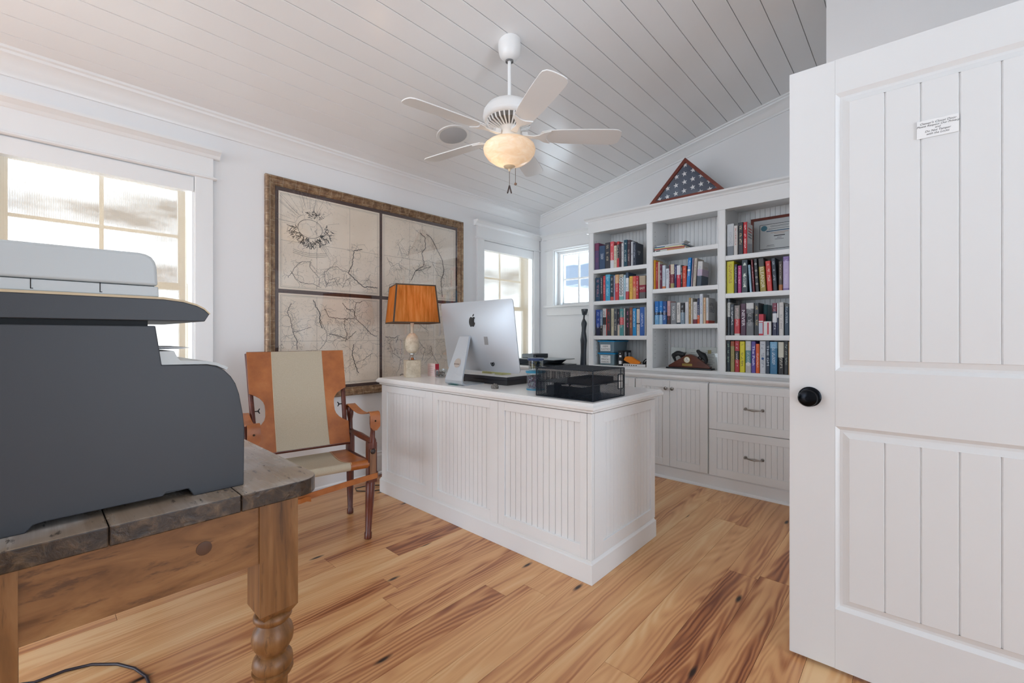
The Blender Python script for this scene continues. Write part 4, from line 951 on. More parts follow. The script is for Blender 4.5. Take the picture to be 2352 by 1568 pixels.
bo = MB().lathe([(0, -.03), (.018, -.024), (.028, -.004), (.022, .018), (.012, .032), (.012, .05), (0, .05)], 16, (-.030, -.028, fz(2.205))).build('bulb', None, fan, smooth=60)
nb = NT('warm_bulb'); nb.bs(Base_Color=(0, 0, 0, 1)); nb.b.inputs['Emission Color'].default_value = lin('#ffc98a'); nb.b.inputs['Emission Strength'].default_value = 1.6; bo.data.materials.append(nb.m)
def point(nm, loc, power, col, rad):
    l_ = bpy.data.lights.new(nm, 'POINT'); l_.energy = power; l_.color = col; l_.shadow_soft_size = rad
    o = bpy.data.objects.new(nm, l_); o.location = loc; C.objects.link(o); return o
point('fan_bulb_light', (FX-.040, FY-.038, zc+fz(2.195)), 1.0, (1.0, .80, .56), .02)

spk = thing('ceiling_speaker', 'round white speaker set flush in the plank ceiling beside the fan', 'speaker', (-2.548, 2.140, cz(-2.548)))
spk.rotation_euler = (0, -ang, 0)
MB().lathe([(0, -.004), (.102, -.004), (.104, -.006), (.122, -.006), (.125, -.002), (.125, .001), (0, .001)], 40).build('bezel', FW, spk, smooth=35)
MB().lathe([(0, -.0065), (.098, -.0065), (.102, -.004), (0, -.004)], 40).build('grille', simple('speaker_grille', '#bfc0c2', .6), spk, smooth=35)

# ------------------------------------------------------------------ table lamp
lamp = thing('table_lamp', 'lit table lamp with square amber silk shade and travertine egg body', 'lamp', (-2.735, 1.905, DZ), R(-22.8))
def m_trav():
    n = NT('travertine'); f = n.noise(n.obj, 28.0, 5.0, 0.65)
    c = n.ramp(f, (0.3, lin('#bba98f')), (0.5, lin('#d3c4ab')), (0.7, lin('#e2d6c1')))
    p_ = n.ramp(n.noise(n.obj, 75.0, 2.0), (0.66, (0,0,0,1)), (0.72, (1,1,1,1)))
    n.bs(Base_Color=n.mix(n.math('MULTIPLY', p_, .6), c, lin('#8a775d')), Roughness=0.55); n.bump(p_, -0.3, 0.002); return n.m
TRAV = m_trav(); lz = .0
MB().box(-.053, .053, -.053, .053, 0, .124).build('base', TRAV, lamp, bevel=.002)
MB().lathe([(.027, .124), (.028, .128), (.018, .142), (.011, .152), (.012, .160), (.018, .166), (.018, .172), (.012, .175)], 24).build('foot_stem', CHROME, lamp, smooth=40)
MB().lathe([(.012, .173), (.030, .180), (.044, .198), (.051, .225), (.052, .248), (.048, .275), (.038, .300), (.022, .318), (.012, .322)], 32).build('egg', TRAV, lamp, smooth=60)
MB().lathe([(.013, .320), (.010, .340), (.011, .365), (.0135, .385), (.0135, .40), (.009, .40), (.009, .46), (0, .46)], 18).build('neck', TRAV, lamp, smooth=40)
def m_silk():
    n = NT('amber_silk'); n.t.nodes.remove(n.b)
    f = n.noise(n.map(n.obj, (60, 60, 3), rot=(.25, .2, 0)), 1.0, 4.0, .6)
    c = n.ramp(f, (0.3, lin('#c27a34')), (0.5, lin('#dc964c')), (0.7, lin('#e8ab66')))
    tl = n.n('BsdfTranslucent', Color=c); df = n.n('BsdfDiffuse', Color=c)
    m1 = n.n('MixShader', Fac=0.5); n.t.links.new(df.outputs[0], m1.inputs[1]); n.t.links.new(tl.outputs[0], m1.inputs[2]); n.t.links.new(m1.outputs[0], n.out.inputs['Surface']); return n.m
SILK = m_silk(); BR = simple('brown_trim', '#4a3a2c', .7)
s0, s1, h0, h1 = .166, .140, .392, .668
def ringpts(h, ins=0.0): t = (h-h0)/(h1-h0); q = s0+(s1-s0)*t-ins; return [(-q, -q, h), (q, -q, h), (q, q, h), (-q, q, h)]
b = MB(); vs = ringpts(h0)+ringpts(h1)+ringpts(h1, .002)+ringpts(h0, .002)
fs = []
for r_ in range(3): fs += [(r_*4+q, r_*4+(q+1) % 4, r_*4+4+(q+1) % 4, r_*4+4+q) for q in range(4)]
fs += [(12+q, 12+(q+1) % 4, (q+1) % 4, q) for q in range(4)]
shd = b.add(vs, fs).build('shade', SILK, lamp)
b = MB()
for h, dh in ((h0, .009), (h1-.009, .009)):
    vs = ringpts(h, -.001)+ringpts(h+dh, -.001)+ringpts(h+dh, .003)+ringpts(h, .003); o_ = []
    for r_ in range(3): o_ += [(r_*4+q, r_*4+(q+1) % 4, r_*4+4+(q+1) % 4, r_*4+4+q) for q in range(4)]
    o_ += [(12+q, 12+(q+1) % 4, (q+1) % 4, q) for q in range(4)]; b.add(vs, o_)
lo, hi = ringpts(h0, -.0012), ringpts(h1, -.0012)
for q in range(4):
    for d_ in (1, -1):
        k_ = (q+d_) % 4; e0 = (Vector(lo[k_])-Vector(lo[q])).normalized()*.010; e1 = (Vector(hi[k_])-Vector(hi[q])).normalized()*.010
        b.add([lo[q], Vector(lo[q])+e0, Vector(hi[q])+e1, hi[q]], [(0, 1, 2, 3)])
b.build('shade_trim', BR, shd)
MB().lathe([(0, .46), (.012, .465), (.024, .50), (.024, .52), (.012, .54), (0, .545)], 16).build('bulb', None, lamp, smooth=60).data.materials.append(nb.m)
lpt = point('lamp_bulb_light', (-2.735, 1.905, DZ+.52), 6.0, (1.0, .72, .44), .025)
MB().tube([(-.050, -.02, .012), (-.075, -.03, .004), (-.10, -.035, .010), (-.125, -.05, .012), (-.150, -.060, .002)], .0025, 6).build('lamp_cord', simple('black_cord', '#141414', .5), lamp)
# ------------------------------------------------------------------ books, each its own thing
def m_book():
    n = NT('book_cloth')
    def at(nm, typ='Color'): return n.n('Attribute', _attribute_type='OBJECT', _attribute_name=nm).outputs[typ]
    g = n.n('SeparateXYZ', i0=n.gen); nr = n.n('SeparateXYZ', i0=n.n('NewGeometry').outputs['Normal'])
    z, x = g.outputs['Z'], g.outputs['X']
    col = at('c1')
    midm = n.math('MULTIPLY', n.math('GREATER_THAN', z, at('m0', 'Fac')), n.math('LESS_THAN', z, at('m1', 'Fac')))
    col = n.mix(midm, col, at('cm'))
    col = n.mix(n.math('GREATER_THAN', z, at('bt', 'Fac')), col, at('c2'))
    col = n.mix(n.math('LESS_THAN', z, at('bb', 'Fac')), col, at('c3'))
    spine = n.math('GREATER_THAN', n.math('MULTIPLY', nr.outputs['Y'], -1.0), 0.6)
    # printed lettering too small to read: rows of tiny marks down the middle of the spine
    ob = n.n('SeparateXYZ', i0=n.obj)
    v = n.n('CombineXYZ', X=n.math('MULTIPLY', ob.outputs['X'], 130.0), Y=0.0, Z=n.math('MULTIPLY', ob.outputs['Z'], 260.0)).outputs[0]
    v = n.n('VectorMath', _operation='ADD', i0=v, i1=n.n('CombineXYZ', X=n.math('MULTIPLY', n.n('ObjectInfo').outputs['Random'], 50.0), Y=0.0, Z=0.0).outputs[0]).outputs[0]
    mk = n.math('GREATER_THAN', n.noise(v, 1.0, 1.0), 0.53)
    lo = n.math('GREATER_THAN', n.noise(n.map(v, (.05, 1, .10)), 1.0, 0.0), 0.42)
    cen = n.math('LESS_THAN', n.math('ABSOLUTE', n.math('SUBTRACT', x, 0.5)), 0.22)
    rng = n.math('LESS_THAN', n.math('ABSOLUTE', n.math('SUBTRACT', z, 0.55)), at('tn', 'Fac'))
    tx = n.math('MULTIPLY', n.math('MULTIPLY', mk, lo), n.math('MULTIPLY', n.math('MULTIPLY', cen, rng), spine))
    col = n.mix(n.math('MULTIPLY', tx, 0.85), col, at('ct'))
    n.bs(Base_Color=col, Roughness=0.42); return n.m
BOOK = m_book()
def m_pages():
    n = NT('book_pages'); wv = n.noise(n.map(n.obj, (900, 2, 2)), 1.0, 2.0)
    n.bs(Base_Color=n.ramp(wv, (0.3, lin('#c9bfa8')), (0.7, lin('#ece4d2'))), Roughness=0.85); return n.m
PAGES = m_pages()
def flat(c): return [float(v) for v in lin(c)[:3]]
def book(x, w_, h, c1, desc, o, z, bay, rowname, dep, y0):
    bo_ = MB(); t_ = .0022
    # spine, two boards and a rounded back
    k_ = min(.004, w_*.25)
    bo_.prism([(0, k_), (k_, 0), (w_-k_, 0), (w_, k_), (w_, dep), (w_-t_, dep), (w_-t_, .004), (t_, .004), (t_, dep), (0, dep)], 'z', 0, h)
    ob = bo_.build('book', BOOK)
    lab = '%s, %s row of %s bay' % (desc, rowname, bay)
    tag(ob, lab, 'book', 'books in the white bookcase')
    ob.location = (x, y0, z)
    if o.get('lean'): ob.rotation_euler = (0, R(o['lean']), 0)
    if o.get('lean', 0) > 0: ob.location.x += 0.0
    ob['c1'] = flat(c1); ob['c2'] = flat(o.get('c2', c1)); ob['c3'] = flat(o.get('c3', c1)); ob['ct'] = flat(o.get('t', c1))
    ob['bt'] = float(o.get('bt', 2.0)); ob['bb'] = float(o.get('bb', -1.0)); ob['tn'] = float(o.get('tn', .36 if 't' in o else -1.0))
    m0, m1, cm = 2.0, -1.0, c1
    if 'mid' in o: m0, m1, cm = .40, .68, o['mid']
    if 'mid2' in o: m0, m1, cm = .43, .47, o['mid2']
    if 'mid3' in o: m0, m1, cm = .06, .86, o['mid3']
    if 'mid4' in o: m0, m1, cm = .50, .89, o['mid4']
    if 'band' in o: m0, m1, cm = .41, .52, o['band']
    ob['m0'] = float(m0); ob['m1'] = float(m1); ob['cm'] = flat(cm)
    MB().box(t_+.0003, w_-t_-.0003, .0045, dep-.003, .003, h-.003).build('page_block', PAGES, ob)
    def disc(cz_, r_, col, nm='emblem', rin=0.0):
        b_ = MB(); N = 16
        if rin: 
            vs = [(w_/2+q*math.cos(2*PI*i/N), -.0004, cz_+q*math.sin(2*PI*i/N)) for q in (r_, rin) for i in range(N)]; fs = [(i, (i+1) % N, N+(i+1) % N, N+i) for i in range(N)]
        else: vs = [(w_/2+r_*math.cos(2*PI*i/N), -.0004, cz_+r_*math.sin(2*PI*i/N)) for i in range(N)]; fs = [tuple(range(N))]
        b_.add(vs, fs).build(nm, simple('print_'+col, col, .5), ob)
    if 'rings' in o:
        ob['tn'] = -1.0
        for i in range(o['rings']): disc(h*(.24+.60*i/(o['rings']-1)), w_*.30, o['t'] if c1 > '#8' else '#d9d2c6', rin=w_*.18)
    if 'disc' in o: disc(h*.27 if 'c3' in o else h*.57, w_*.38, o['disc'])
    if 'disc2' in o: disc(h*.46, w_*.22, o['disc2'])
    if 'peaks' in o:
        for i in range(3):
            zc_ = h*(.17+.33*i); MB().add([(w_*.22, -.0004, zc_), (w_*.78, -.0004, zc_), (w_*.5, -.0004, zc_+w_*.55)], [(0, 1, 2)]).build('emblem', simple('print_peak', '#dfe7dc', .5), ob)
    if 'title' in o and 'cov' not in o:
        ob['tn'] = -1.0; up = h*.62 if o['title'] != 'NEVER' else h*.5
        text(o['title'], w_*.80, simple('print_'+o['t'], o['t'], .5), ob, axes((w_*.5, -.0005, h*.42 if 'bt' in o else h*.55), (0, 0, -1), (1, 0, 0)), width=up)
    if 'face' in o:
        ob['tn'] = -1.0
        text(o['face'], .028, simple('print_cream', '#f2ead8', .5), ob, axes((w_*.5, -.0005, h*.45), (1, 0, 0), (0, 0, 1)), width=w_*.75)
    cx = w_+.0005
    if o.get('cov') == 1: 
        for s_, zz in (('OUR', .62), ('WAY' if False else 'W', .52)): text(s_, .026, simple('print_pale', '#dfe3ea', .5), ob, axes((cx, dep*.42, h*zz), (0, 1, 0), (0, 0, 1)))
    if o.get('cov') == 2:
        MB().add([(cx, .004, .002), (cx, dep, .002), (cx, dep, h-.002), (cx, .004, h-.002)], [(0, 1, 2, 3)]).build('cover_print', simple('cover_white', '#e3e2e0', .5), ob)
        for q in range(4): MB().add([(cx+.0004, .03, h*(.80-.09*q)), (cx+.0004, dep-.02, h*(.80-.09*q)), (cx+.0004, dep-.02, h*(.85-.09*q)), (cx+.0004, .03, h*(.85-.09*q))], [(0, 1, 2, 3)]).build('cover_band', simple('print_cov%d' % (q > 1), ('#c9706a', '#8d9198')[q > 1], .5), ob)
        for q in range(4): MB().add([(cx+.0004, .02+.03*q, .01), (cx+.0004, .032+.03*q, .01), (cx+.0004, .032+.03*q, h*.36), (cx+.0004, .02+.03*q, h*(.30+.03*q))], [(0, 1, 2, 3)]).build('cover_band', simple('print_navy', '#4f6384', .5), ob)
    if o.get('cover1865'):
        for s_, zz, sz in (('APRIL', .74, .040), ('1865', .53, .062)): text(s_, sz, simple('print_red1865', ('#5d6078', '#b04a5e')[s_ == '1865'], .5), ob, axes((cx, dep*.50, h*zz), (0, 1, 0), (0, 0, 1)), width=dep*.72)
    if o.get('face2'):
        text('CONROY', .03, simple('print_conroy', '#b9a08c', .5), ob, axes((cx, dep*.5, h*.74), (0, 1, 0), (0, 0, 1)), width=dep*.7)
    return ob
ROWS = [('left',1,1.753,[(-2.28,0.05,0.256,'#5d4a74','dusky purple book with maroon lettering',{'c2': '#7a3a5c','bt': 0.72,'t': '#8a4a64'}),(-2.228,0.064,0.224,'#3a5170','slate blue book with small white lettering',{'t': '#dfe6ee','tn': 0.12}),(-2.162,0.051,0.246,'#3b3a42','charcoal book with cream lettering',{'t': '#d9cdb0'}),(-2.11,0.037,0.249,'#dd5f66','coral red book with a white foot',{'c3': '#dfe0e4','bb': 0.3,'t': '#f1e4e2'}),(-2.072,0.032,0.207,'#d9d0bb','cream book with grey lettering',{'t': '#7d7566'}),(-2.038,0.023,0.24,'#1f1d21','black book with red head and foot',{'c2': '#c63b3b','bt': 0.88,'c3': '#c9424a','bb': 0.36,'t': '#eee9e2'}),(-2.014,0.017,0.217,'#3a2630','narrow dark maroon book',{'t': '#a8949a'}),(-1.996,0.025,0.22,'#d5d3d6','off-white book with faded red patch',{'c3': '#d9d6d8','t': '#3c3a40','bb': 0.3}),(-1.968,0.034,0.244,'#17495c','tall dark teal book',{'t': '#d8e6e6'}),(-1.932,0.028,0.238,'#45333d','tall plum brown book with script lettering',{'t': '#cdbcb6'}),(-1.901,0.023,0.221,'#c7cad0','pale grey book with a small emblem',{'t': '#3f4148','tn': 0.1}),(-1.877,0.027,0.208,'#333b4c','dark slate book with a blue-black cover photo',{'t': '#bcc6d4','title': 'OUR W','cov': 1})]),('left',2,1.452,[(-2.271,0.052,0.226,'#24455f','deep blue book with a pale floral stem',{'t': '#c98f9a'}),(-2.216,0.027,0.243,'#2e3440','dark grey book with white lettering',{'t': '#e7e3e0'}),(-2.186,0.025,0.237,'#d2474f','narrow red book',{'t': '#f0c8c6'}),(-2.158,0.048,0.246,'#3b9bc2','sky blue book',{'t': '#bfe4f0','c2': '#5aaccb','bt': 0.85}),(-2.109,0.032,0.231,'#27323f','navy book with a red and white foot',{'c3': '#c6574f','bb': 0.15,'t': '#e6e8ea'}),(-2.076,0.017,0.231,'#9fa3bd','narrow lilac grey book',{'t': '#4b4d63'}),(-2.058,0.036,0.237,'#cf3f48','red book with an orange and cream head',{'c2': '#dcae7d','bt': 0.66,'t': '#f3d7c9'}),(-2.018,0.042,0.236,'#dcdfe0','white book with a column of black rings',{'c2': '#b9ae9a','bt': 0.88,'c3': '#7fb8b4','bb': 0.14,'t': '#232326','rings': 6}),(-1.972,0.02,0.227,'#bcd7e2','narrow pale blue book',{'t': '#55707c'}),(-1.948,0.027,0.246,'#dfe2e6','tall white book striped blue and red',{'c2': '#31445a','bt': 0.8,'c3': '#c9484c','bb': 0.3,'t': '#2c6ea6'}),(-1.916,0.033,0.21,'#e4b64c','golden yellow book',{'t': '#8d5a2a'}),(-1.881,0.032,0.208,'#d8604f','orange red book with tan foot',{'c3': '#d99a63','bb': 0.5,'t': '#f2c7a0'}),(-1.847,0.023,0.206,'#bf2d3e','crimson book with white lettering',{'t': '#f3e9ea'}),(-1.816,0.061,0.203,'#8e2236','book turned cover-out with a maroon title band',{'c2': '#b8a58c','bt': 0.6,'c3': '#5e5a5c','bb': 0.28,'t': '#f2ead8','face': 'EAST'})]),('left',3,1.124,[(-2.266,0.047,0.248,'#28489a','royal blue book with dark foot',{'c3': '#1e2342','bb': 0.34,'t': '#b9c8ea'}),(-2.218,0.026,0.242,'#6b87a6','dusty blue book with black foot',{'c3': '#1d1d20','bb': 0.4,'t': '#e9e6df'}),(-2.191,0.037,0.256,'#bdbab8','light grey book with a black middle',{'t': '#26262a','c2': '#c9c6c4','bt': 0.8,'mid': '#1d1d22'}),(-2.153,0.007,0.251,'#cf4038','very narrow red book beside the light grey one',{}),(-2.145,0.039,0.245,'#38383d','charcoal book with red lettering',{'t': '#b9383e'}),(-2.102,0.031,0.253,'#c8c1a6','tan cream book',{'t': '#77704f'}),(-2.069,0.031,0.247,'#4a4f57','slate grey book with cream lettering',{'t': '#e3dcc8'}),(-2.036,0.023,0.241,'#222630','black book with cream foot',{'c3': '#d9cbb5','bb': 0.42,'t': '#b99aa8'}),(-2.011,0.037,0.247,'#4c8f90','teal book with a red block',{'mid': '#d2565c','t': '#e9c8c6'}),(-1.972,0.013,0.252,'#d8d3cc','narrow cream-white book',{'t': '#9a4e4e'}),(-1.957,0.012,0.249,'#1d1d20','narrow black book',{}),(-1.944,0.031,0.244,'#26222a','black book with pink lettering',{'t': '#e07fb0'}),(-1.911,0.029,0.254,'#8a5040','rust brown book',{'t': '#e0c08a'}),(-1.88,0.031,0.246,'#1f90cd','bright cyan blue book',{'t': '#e8f4fb'}),(-1.846,0.032,0.239,'#e4d6c9','cream book with a black waistband',{'mid2': '#1d1a1c','t': '#b98f80'}),(-1.812,0.044,0.253,'#3566b2','wide blue book with white emblem',{'t': '#dbe6f4','tn': 0.25}),(-1.767,0.01,0.252,'#dcdcdc','narrow white book at the end of the row',{})]),('middle',2,1.527,[(-1.687,0.021,0.255,'#d8980f','tall amber yellow book',{'t': '#e9b84a'}),(-1.664,0.022,0.236,'#ad2f2e','brick red book',{'t': '#e6b0a0'}),(-1.641,0.013,0.234,'#d8cfb6','narrow cream book beside the brick red one',{}),(-1.627,0.02,0.211,'#6c2640','plum book with white blocks',{'t': '#efe9ec'}),(-1.606,0.028,0.201,'#ccd6e1','pale blue-grey book with orange foot',{'c3': '#dd7f4c','bb': 0.1,'t': '#8d9db0'}),(-1.574,0.028,0.169,'#d6dce5','short white book with a yellow emblem',{'t': '#5f6a78'}),(-1.545,0.01,0.199,'#781f33','narrow maroon book',{'t': '#e2c4c4'}),(-1.534,0.031,0.202,'#771f2f','maroon book with cream head and olive foot',{'c2': '#ddd2bd','bt': 0.58,'c3': '#a99a63','bb': 0.2,'t': '#c98f92'}),(-1.502,0.019,0.197,'#1f2b60','navy blue book',{'t': '#c7d0ea'}),(-1.482,0.033,0.187,'#cb2440','red book with white head',{'c2': '#dfe3ea','bt': 0.58,'t': '#f1c9cf'}),(-1.448,0.015,0.187,'#22242c','black book with brown middle',{'mid': '#6a5046','t': '#d9dce2'}),(-1.432,0.033,0.177,'#d5492c','orange red book with small white foot mark',{'t': '#efb49a'}),(-1.398,0.028,0.239,'#167fc8','tall bright blue book with a white disc',{'t': '#eaf4fb','disc': '#f2f2f0','lean': 3.5}),(-1.368,0.007,0.233,'#cdbcd2','narrow lilac book beside the tall bright blue one',{'lean': 3.5}),(-1.359,0.033,0.231,'#c9beb1','tall beige grey book',{'t': '#6d645c','lean': 3.5}),(-1.322,0.043,0.2,'#d9d8d6','leaning paperback with a beach picture on its cover',{'c3': '#394a5c','bb': 0.42,'mid': '#c9b6cc','t': '#a9b4c4','lean': 3.5,'face2': 1})]),('middle',3,1.222,[(-1.673,0.036,0.2,'#1f76c6','first bright blue book with a dark band',{'c3': '#76b2de','bb': 0.4,'band': '#1f2f4a','t': '#bfe0f6'}),(-1.634,0.031,0.2,'#2a86d6','second bright blue book with a dark band',{'c3': '#a4cbe6','bb': 0.4,'band': '#22324a','t': '#d8ecf8'}),(-1.601,0.034,0.196,'#1e4b8e','navy blue book with a dark band',{'c3': '#2e62a4','bb': 0.36,'band': '#18243c','t': '#d4def0'}),(-1.564,0.028,0.198,'#d6aaa9','dusty pink book with brown foot',{'c3': '#4e3632','bb': 0.36,'t': '#b53a4e'}),(-1.532,0.049,0.181,'#84888c','wide grey book with white lettering',{'t': '#eff1f2'}),(-1.479,0.031,0.179,'#dcdad6','white book with black lettering and dark foot',{'c3': '#33404e','bb': 0.07,'t': '#28282c'}),(-1.446,0.032,0.175,'#7f95a6','slate blue book with black head and orange line',{'c2': '#1d1f26','bt': 0.55,'t': '#c9d2d9'}),(-1.412,0.03,0.182,'#dedfe2','plain white book',{'t': '#b9bcc2','tn': 0.15}),(-1.38,0.017,0.215,'#b98f4c','tall narrow ochre book',{'t': '#efdcae'}),(-1.361,0.014,0.21,'#d9d2c6','tall narrow cream book with dots',{'t': '#8c6a60'}),(-1.345,0.034,0.179,'#dcdbdc','white book with maroon foot',{'c3': '#792234','bb': 0.2,'t': '#8a8c92'}),(-1.311,0.018,0.208,'#26335c','navy book with orange foot',{'c3': '#e25f28','bb': 0.33,'t': '#e6e6ee'}),(-1.291,0.026,0.24,'#dfe4ea','very tall white-spined book in blue boards',{'t': '#2a5fae','edge': '#275cac'}),(-1.262,0.018,0.209,'#e0c3a0','tan and white book',{'t': '#d2753c'}),(-1.243,0.02,0.208,'#dcdcdc','white book with red foot and a cover lettered in red',{'c3': '#d24f3c','bb': 0.12,'t': '#7c95b6','cover1865': 1})]),('right',1,1.745,[(-1.086,0.052,0.247,'#cfd2d5','wide white book with grey foot',{'c3': '#7f868d','bb': 0.3,'t': '#a9adb2','tn': 0.2}),(-1.033,0.027,0.226,'#d9d5d0','white book with black and red lettering',{'t': '#b8423e'}),(-1.003,0.036,0.246,'#22252c','black book with gold lettering',{'t': '#d9c79a'}),(-0.965,0.026,0.242,'#c4222d','red book with white lettering and a white cover',{'t': '#f6eeee','cov': 2})]),('right',2,1.452,[(-1.092,0.059,0.25,'#d8cf25','broad yellow book with red lettering',{'t': '#a04a24'}),(-1.031,0.022,0.222,'#2b2740','dark purple book',{'t': '#c9c2d6'}),(-1.007,0.025,0.21,'#bf2e7a','magenta book',{'t': '#f3cfe2'}),(-0.98,0.043,0.25,'#2b3943','dark slate book with three white peaks',{'t': '#dfe7e0','peaks': 3}),(-0.934,0.026,0.208,'#a8cadf','light blue book',{'t': '#6d93ad','lean': -3.5}),(-0.906,0.018,0.246,'#7b2a33','narrow dark red book',{'t': '#e3c0c0','lean': -3.5}),(-0.886,0.029,0.249,'#1e1f26','black book with four white medallions',{'t': '#8f8a80','rings': 4,'lean': -3.5}),(-0.855,0.043,0.247,'#a3913d','olive gold book with a dark portrait head',{'c2': '#38302c','bt': 0.75,'t': '#f3ecd2','title': 'ELEANOR','lean': -3.5}),(-0.81,0.038,0.223,'#da3935','scarlet book',{'t': '#f3cfc4','lean': -3.5}),(-0.769,0.031,0.239,'#1d2937','dark navy book with silver lettering',{'t': '#c4ced8','lean': -3.5}),(-0.736,0.029,0.211,'#4a3d36','dark brown book with an orange flower',{'c3': '#b06a35','bb': 0.2,'t': '#b9aa9a'}),(-0.704,0.038,0.243,'#8d76b0','tall lavender book',{'t': '#dcd2ea','mid3': '#c3b3da'})]),('right',3,1.127,[(-1.081,0.021,0.287,'#27313a','tall dark slate book with a white label',{'mid4': '#d9dbd6','t': '#39414a'}),(-1.058,0.027,0.24,'#2b3540','dark blue-grey book with white lettering',{'t': '#e4e8ea'}),(-1.029,0.039,0.23,'#c5313a','red book with a grey photograph at its head',{'c2': '#8d8580','bt': 0.55,'c3': '#d9d5d0','bb': 0.06,'t': '#e9c9c6'}),(-0.987,0.038,0.242,'#4d2440','plum book with large white title',{'t': '#efe6ec','title': 'NEVER'}),(-0.947,0.052,0.245,'#6f7073','broad grey photographic book',{'c2': '#d6d6d4','bt': 0.82,'mid': '#33353a','t': '#cfcfd0'}),(-0.893,0.033,0.243,'#23262a','black book with gold lettering beside the photographic one',{'t': '#cdb479'}),(-0.772,0.03,0.237,'#26284a','navy book with maroon and white blocks',{'c2': '#7c2440','bt': 0.74,'mid': '#e6e6ea','t': '#d6d9e4'}),(-0.741,0.009,0.234,'#2a3350','narrow navy book',{'c2': '#e6e6e8','bt': 0.55}),(-0.73,0.03,0.239,'#dcd7d3','cream-white book',{'t': '#8d8a88'}),(-0.695,0.028,0.227,'#2e4255','dark steel blue book',{'c2': '#54585a','bt': 0.9,'t': '#b9c6d2'})]),('right',4,0.845,[(-1.09,0.03,0.239,'#25323a','dark slate book with green lettering',{'t': '#9fc0a0'}),(-1.058,0.028,0.237,'#a3975f','khaki book with an orange and black head',{'c2': '#a8502a','bt': 0.84,'t': '#7a6f3f'}),(-1.027,0.032,0.239,'#b9323c','red book with a black middle',{'mid': '#211a1e','t': '#e9cfc9'}),(-0.992,0.035,0.236,'#e4d520','bright yellow book with bold black lettering',{'t': '#26241a'}),(-0.953,0.039,0.24,'#5b8a92','grey and teal book with a round emblem',{'c2': '#c9c9c8','bt': 0.7,'c3': '#bcb8b6','bb': 0.3,'t': '#d9e4e4','disc': '#d8d8d4'}),(-0.911,0.029,0.237,'#59479e','violet book with bold white title',{'t': '#f2eefb','title': 'The Push'}),(-0.881,0.024,0.218,'#e6601f','orange book',{'t': '#f6d8c4'}),(-0.855,0.04,0.239,'#cfd2d8','pale grey book with a small blue globe',{'t': '#4a5668','disc2': '#2c5a94'}),(-0.813,0.025,0.241,'#27384e','navy book with silver title',{'t': '#cdd8e2','title': 'THE GM'}),(-0.787,0.047,0.235,'#38789f','broad steel blue book with pale head',{'c2': '#7db2d2','bt': 0.8,'t': '#dfeef6'}),(-0.736,0.037,0.234,'#1d1d1e','black book with cream brush lettering at its head',{'c2': '#d9d4c2','bt': 0.52,'t': '#e6e2d0','edge': '#d8cf6a'}),(-0.698,0.027,0.24,'#22272a','black book with a green ring',{'t': '#aab8ac'}),(-0.67,0.008,0.236,'#cfae84','narrow tan book at the end of the row',{})])]
RN = {1: 'top', 2: 'second', 3: 'third', 4: 'bottom'}
LIM = {'left': bays[0], 'middle': bays[1], 'right': bays[2]}
br = random.Random(3)
for bay, sh_, bz, items in ROWS:
    prev = LIM[bay][0]+.001; leaning = False
    for (x, w_, h, c1, desc, o) in items:
        x1 = x+w_; x = max(x, prev+.0006); w_ = max(.006, min(x1, LIM[bay][1]-.002)-x); prev = x+w_+(.0065 if o.get('lean') else 0)
        h = max(.12, h); dep = .155 if h > .2 else .125
        if o.get('cov') or o.get('cover1865') or o.get('face2'): dep = .150
        if 'face' in o: dep = .03
        ln_ = o.get('lean', 0)
        if ln_ < 0 and not leaning: x += h*math.sin(R(-ln_)); w_ -= h*math.sin(R(-ln_))
        leaning = bool(ln_)
        xx = x - (math.sin(R(ln_))*0 if ln_ >= 0 else 0)
        ob = book(xx, w_, h, c1, desc, o, bz+.0004 + (abs(math.sin(R(ln_)))*w_ if ln_ > 0 else 0), bay, RN[sh_], dep, 3.668+br.uniform(0, .010))
        if ln_ < 0: ob.location.z = bz+.0004; ob.rotation_euler = (0, R(ln_), 0)
        if ob.rotation_euler.y > 0: ob.location.z = bz+.0004+math.sin(R(ln_))*w_
# the taller book set back behind the small cartons
tb = book(-.862, .030, .235, '#2f6870', 'teal book standing back behind the two small cartons', {}, 1.1274, 'right', 'third', .14, 3.80)

# ------------------------------------------------------------------ other things on the shelves
def carton(nm, lab, cat, x0, x1, y0_, y1_, z0_, z1_, m, group=None):
    o = thing(nm, lab, cat, ((x0+x1)/2, (y0_+y1_)/2, z0_), 0, group); MB().box(x0, x1, y0_, y1_, z0_, z1_).build('box', m, o, world=True, bevel=.0008); return o
def decal(parent, pts, m, nm='print'): return MB().add(pts, [tuple(range(len(pts)))]).build(nm, m, parent, world=True)
RED = simple('print_crimson', '#c8243c', .45); CREAMW = simple('carton_white', '#e9e7e6', .5)
c_ = carton('small_carton', 'small red carton with white panel, third row of right bay', 'box', -.866, -.831, 3.68, 3.75, 1.1274, 1.286, RED)
decal(c_, [(-.862, 3.6795, 1.140), (-.836, 3.6795, 1.140), (-.836, 3.6795, 1.222), (-.862, 3.6795, 1.222)], simple('print_paleblue', '#c9cfdd', .5))
decal(c_, [(-.864, 3.6792, 1.226), (-.834, 3.6792, 1.226), (-.834, 3.6792, 1.236), (-.864, 3.6792, 1.236)], CREAMW)
c_ = carton('small_carton', 'short white carton with red stripe, third row of right bay', 'box', -.829, -.780, 3.675, 3.75, 1.1274, 1.231, CREAMW)
decal(c_, [(-.805, 3.6745, 1.134), (-.795, 3.6745, 1.134), (-.795, 3.6745, 1.222), (-.805, 3.6745, 1.222)], RED)
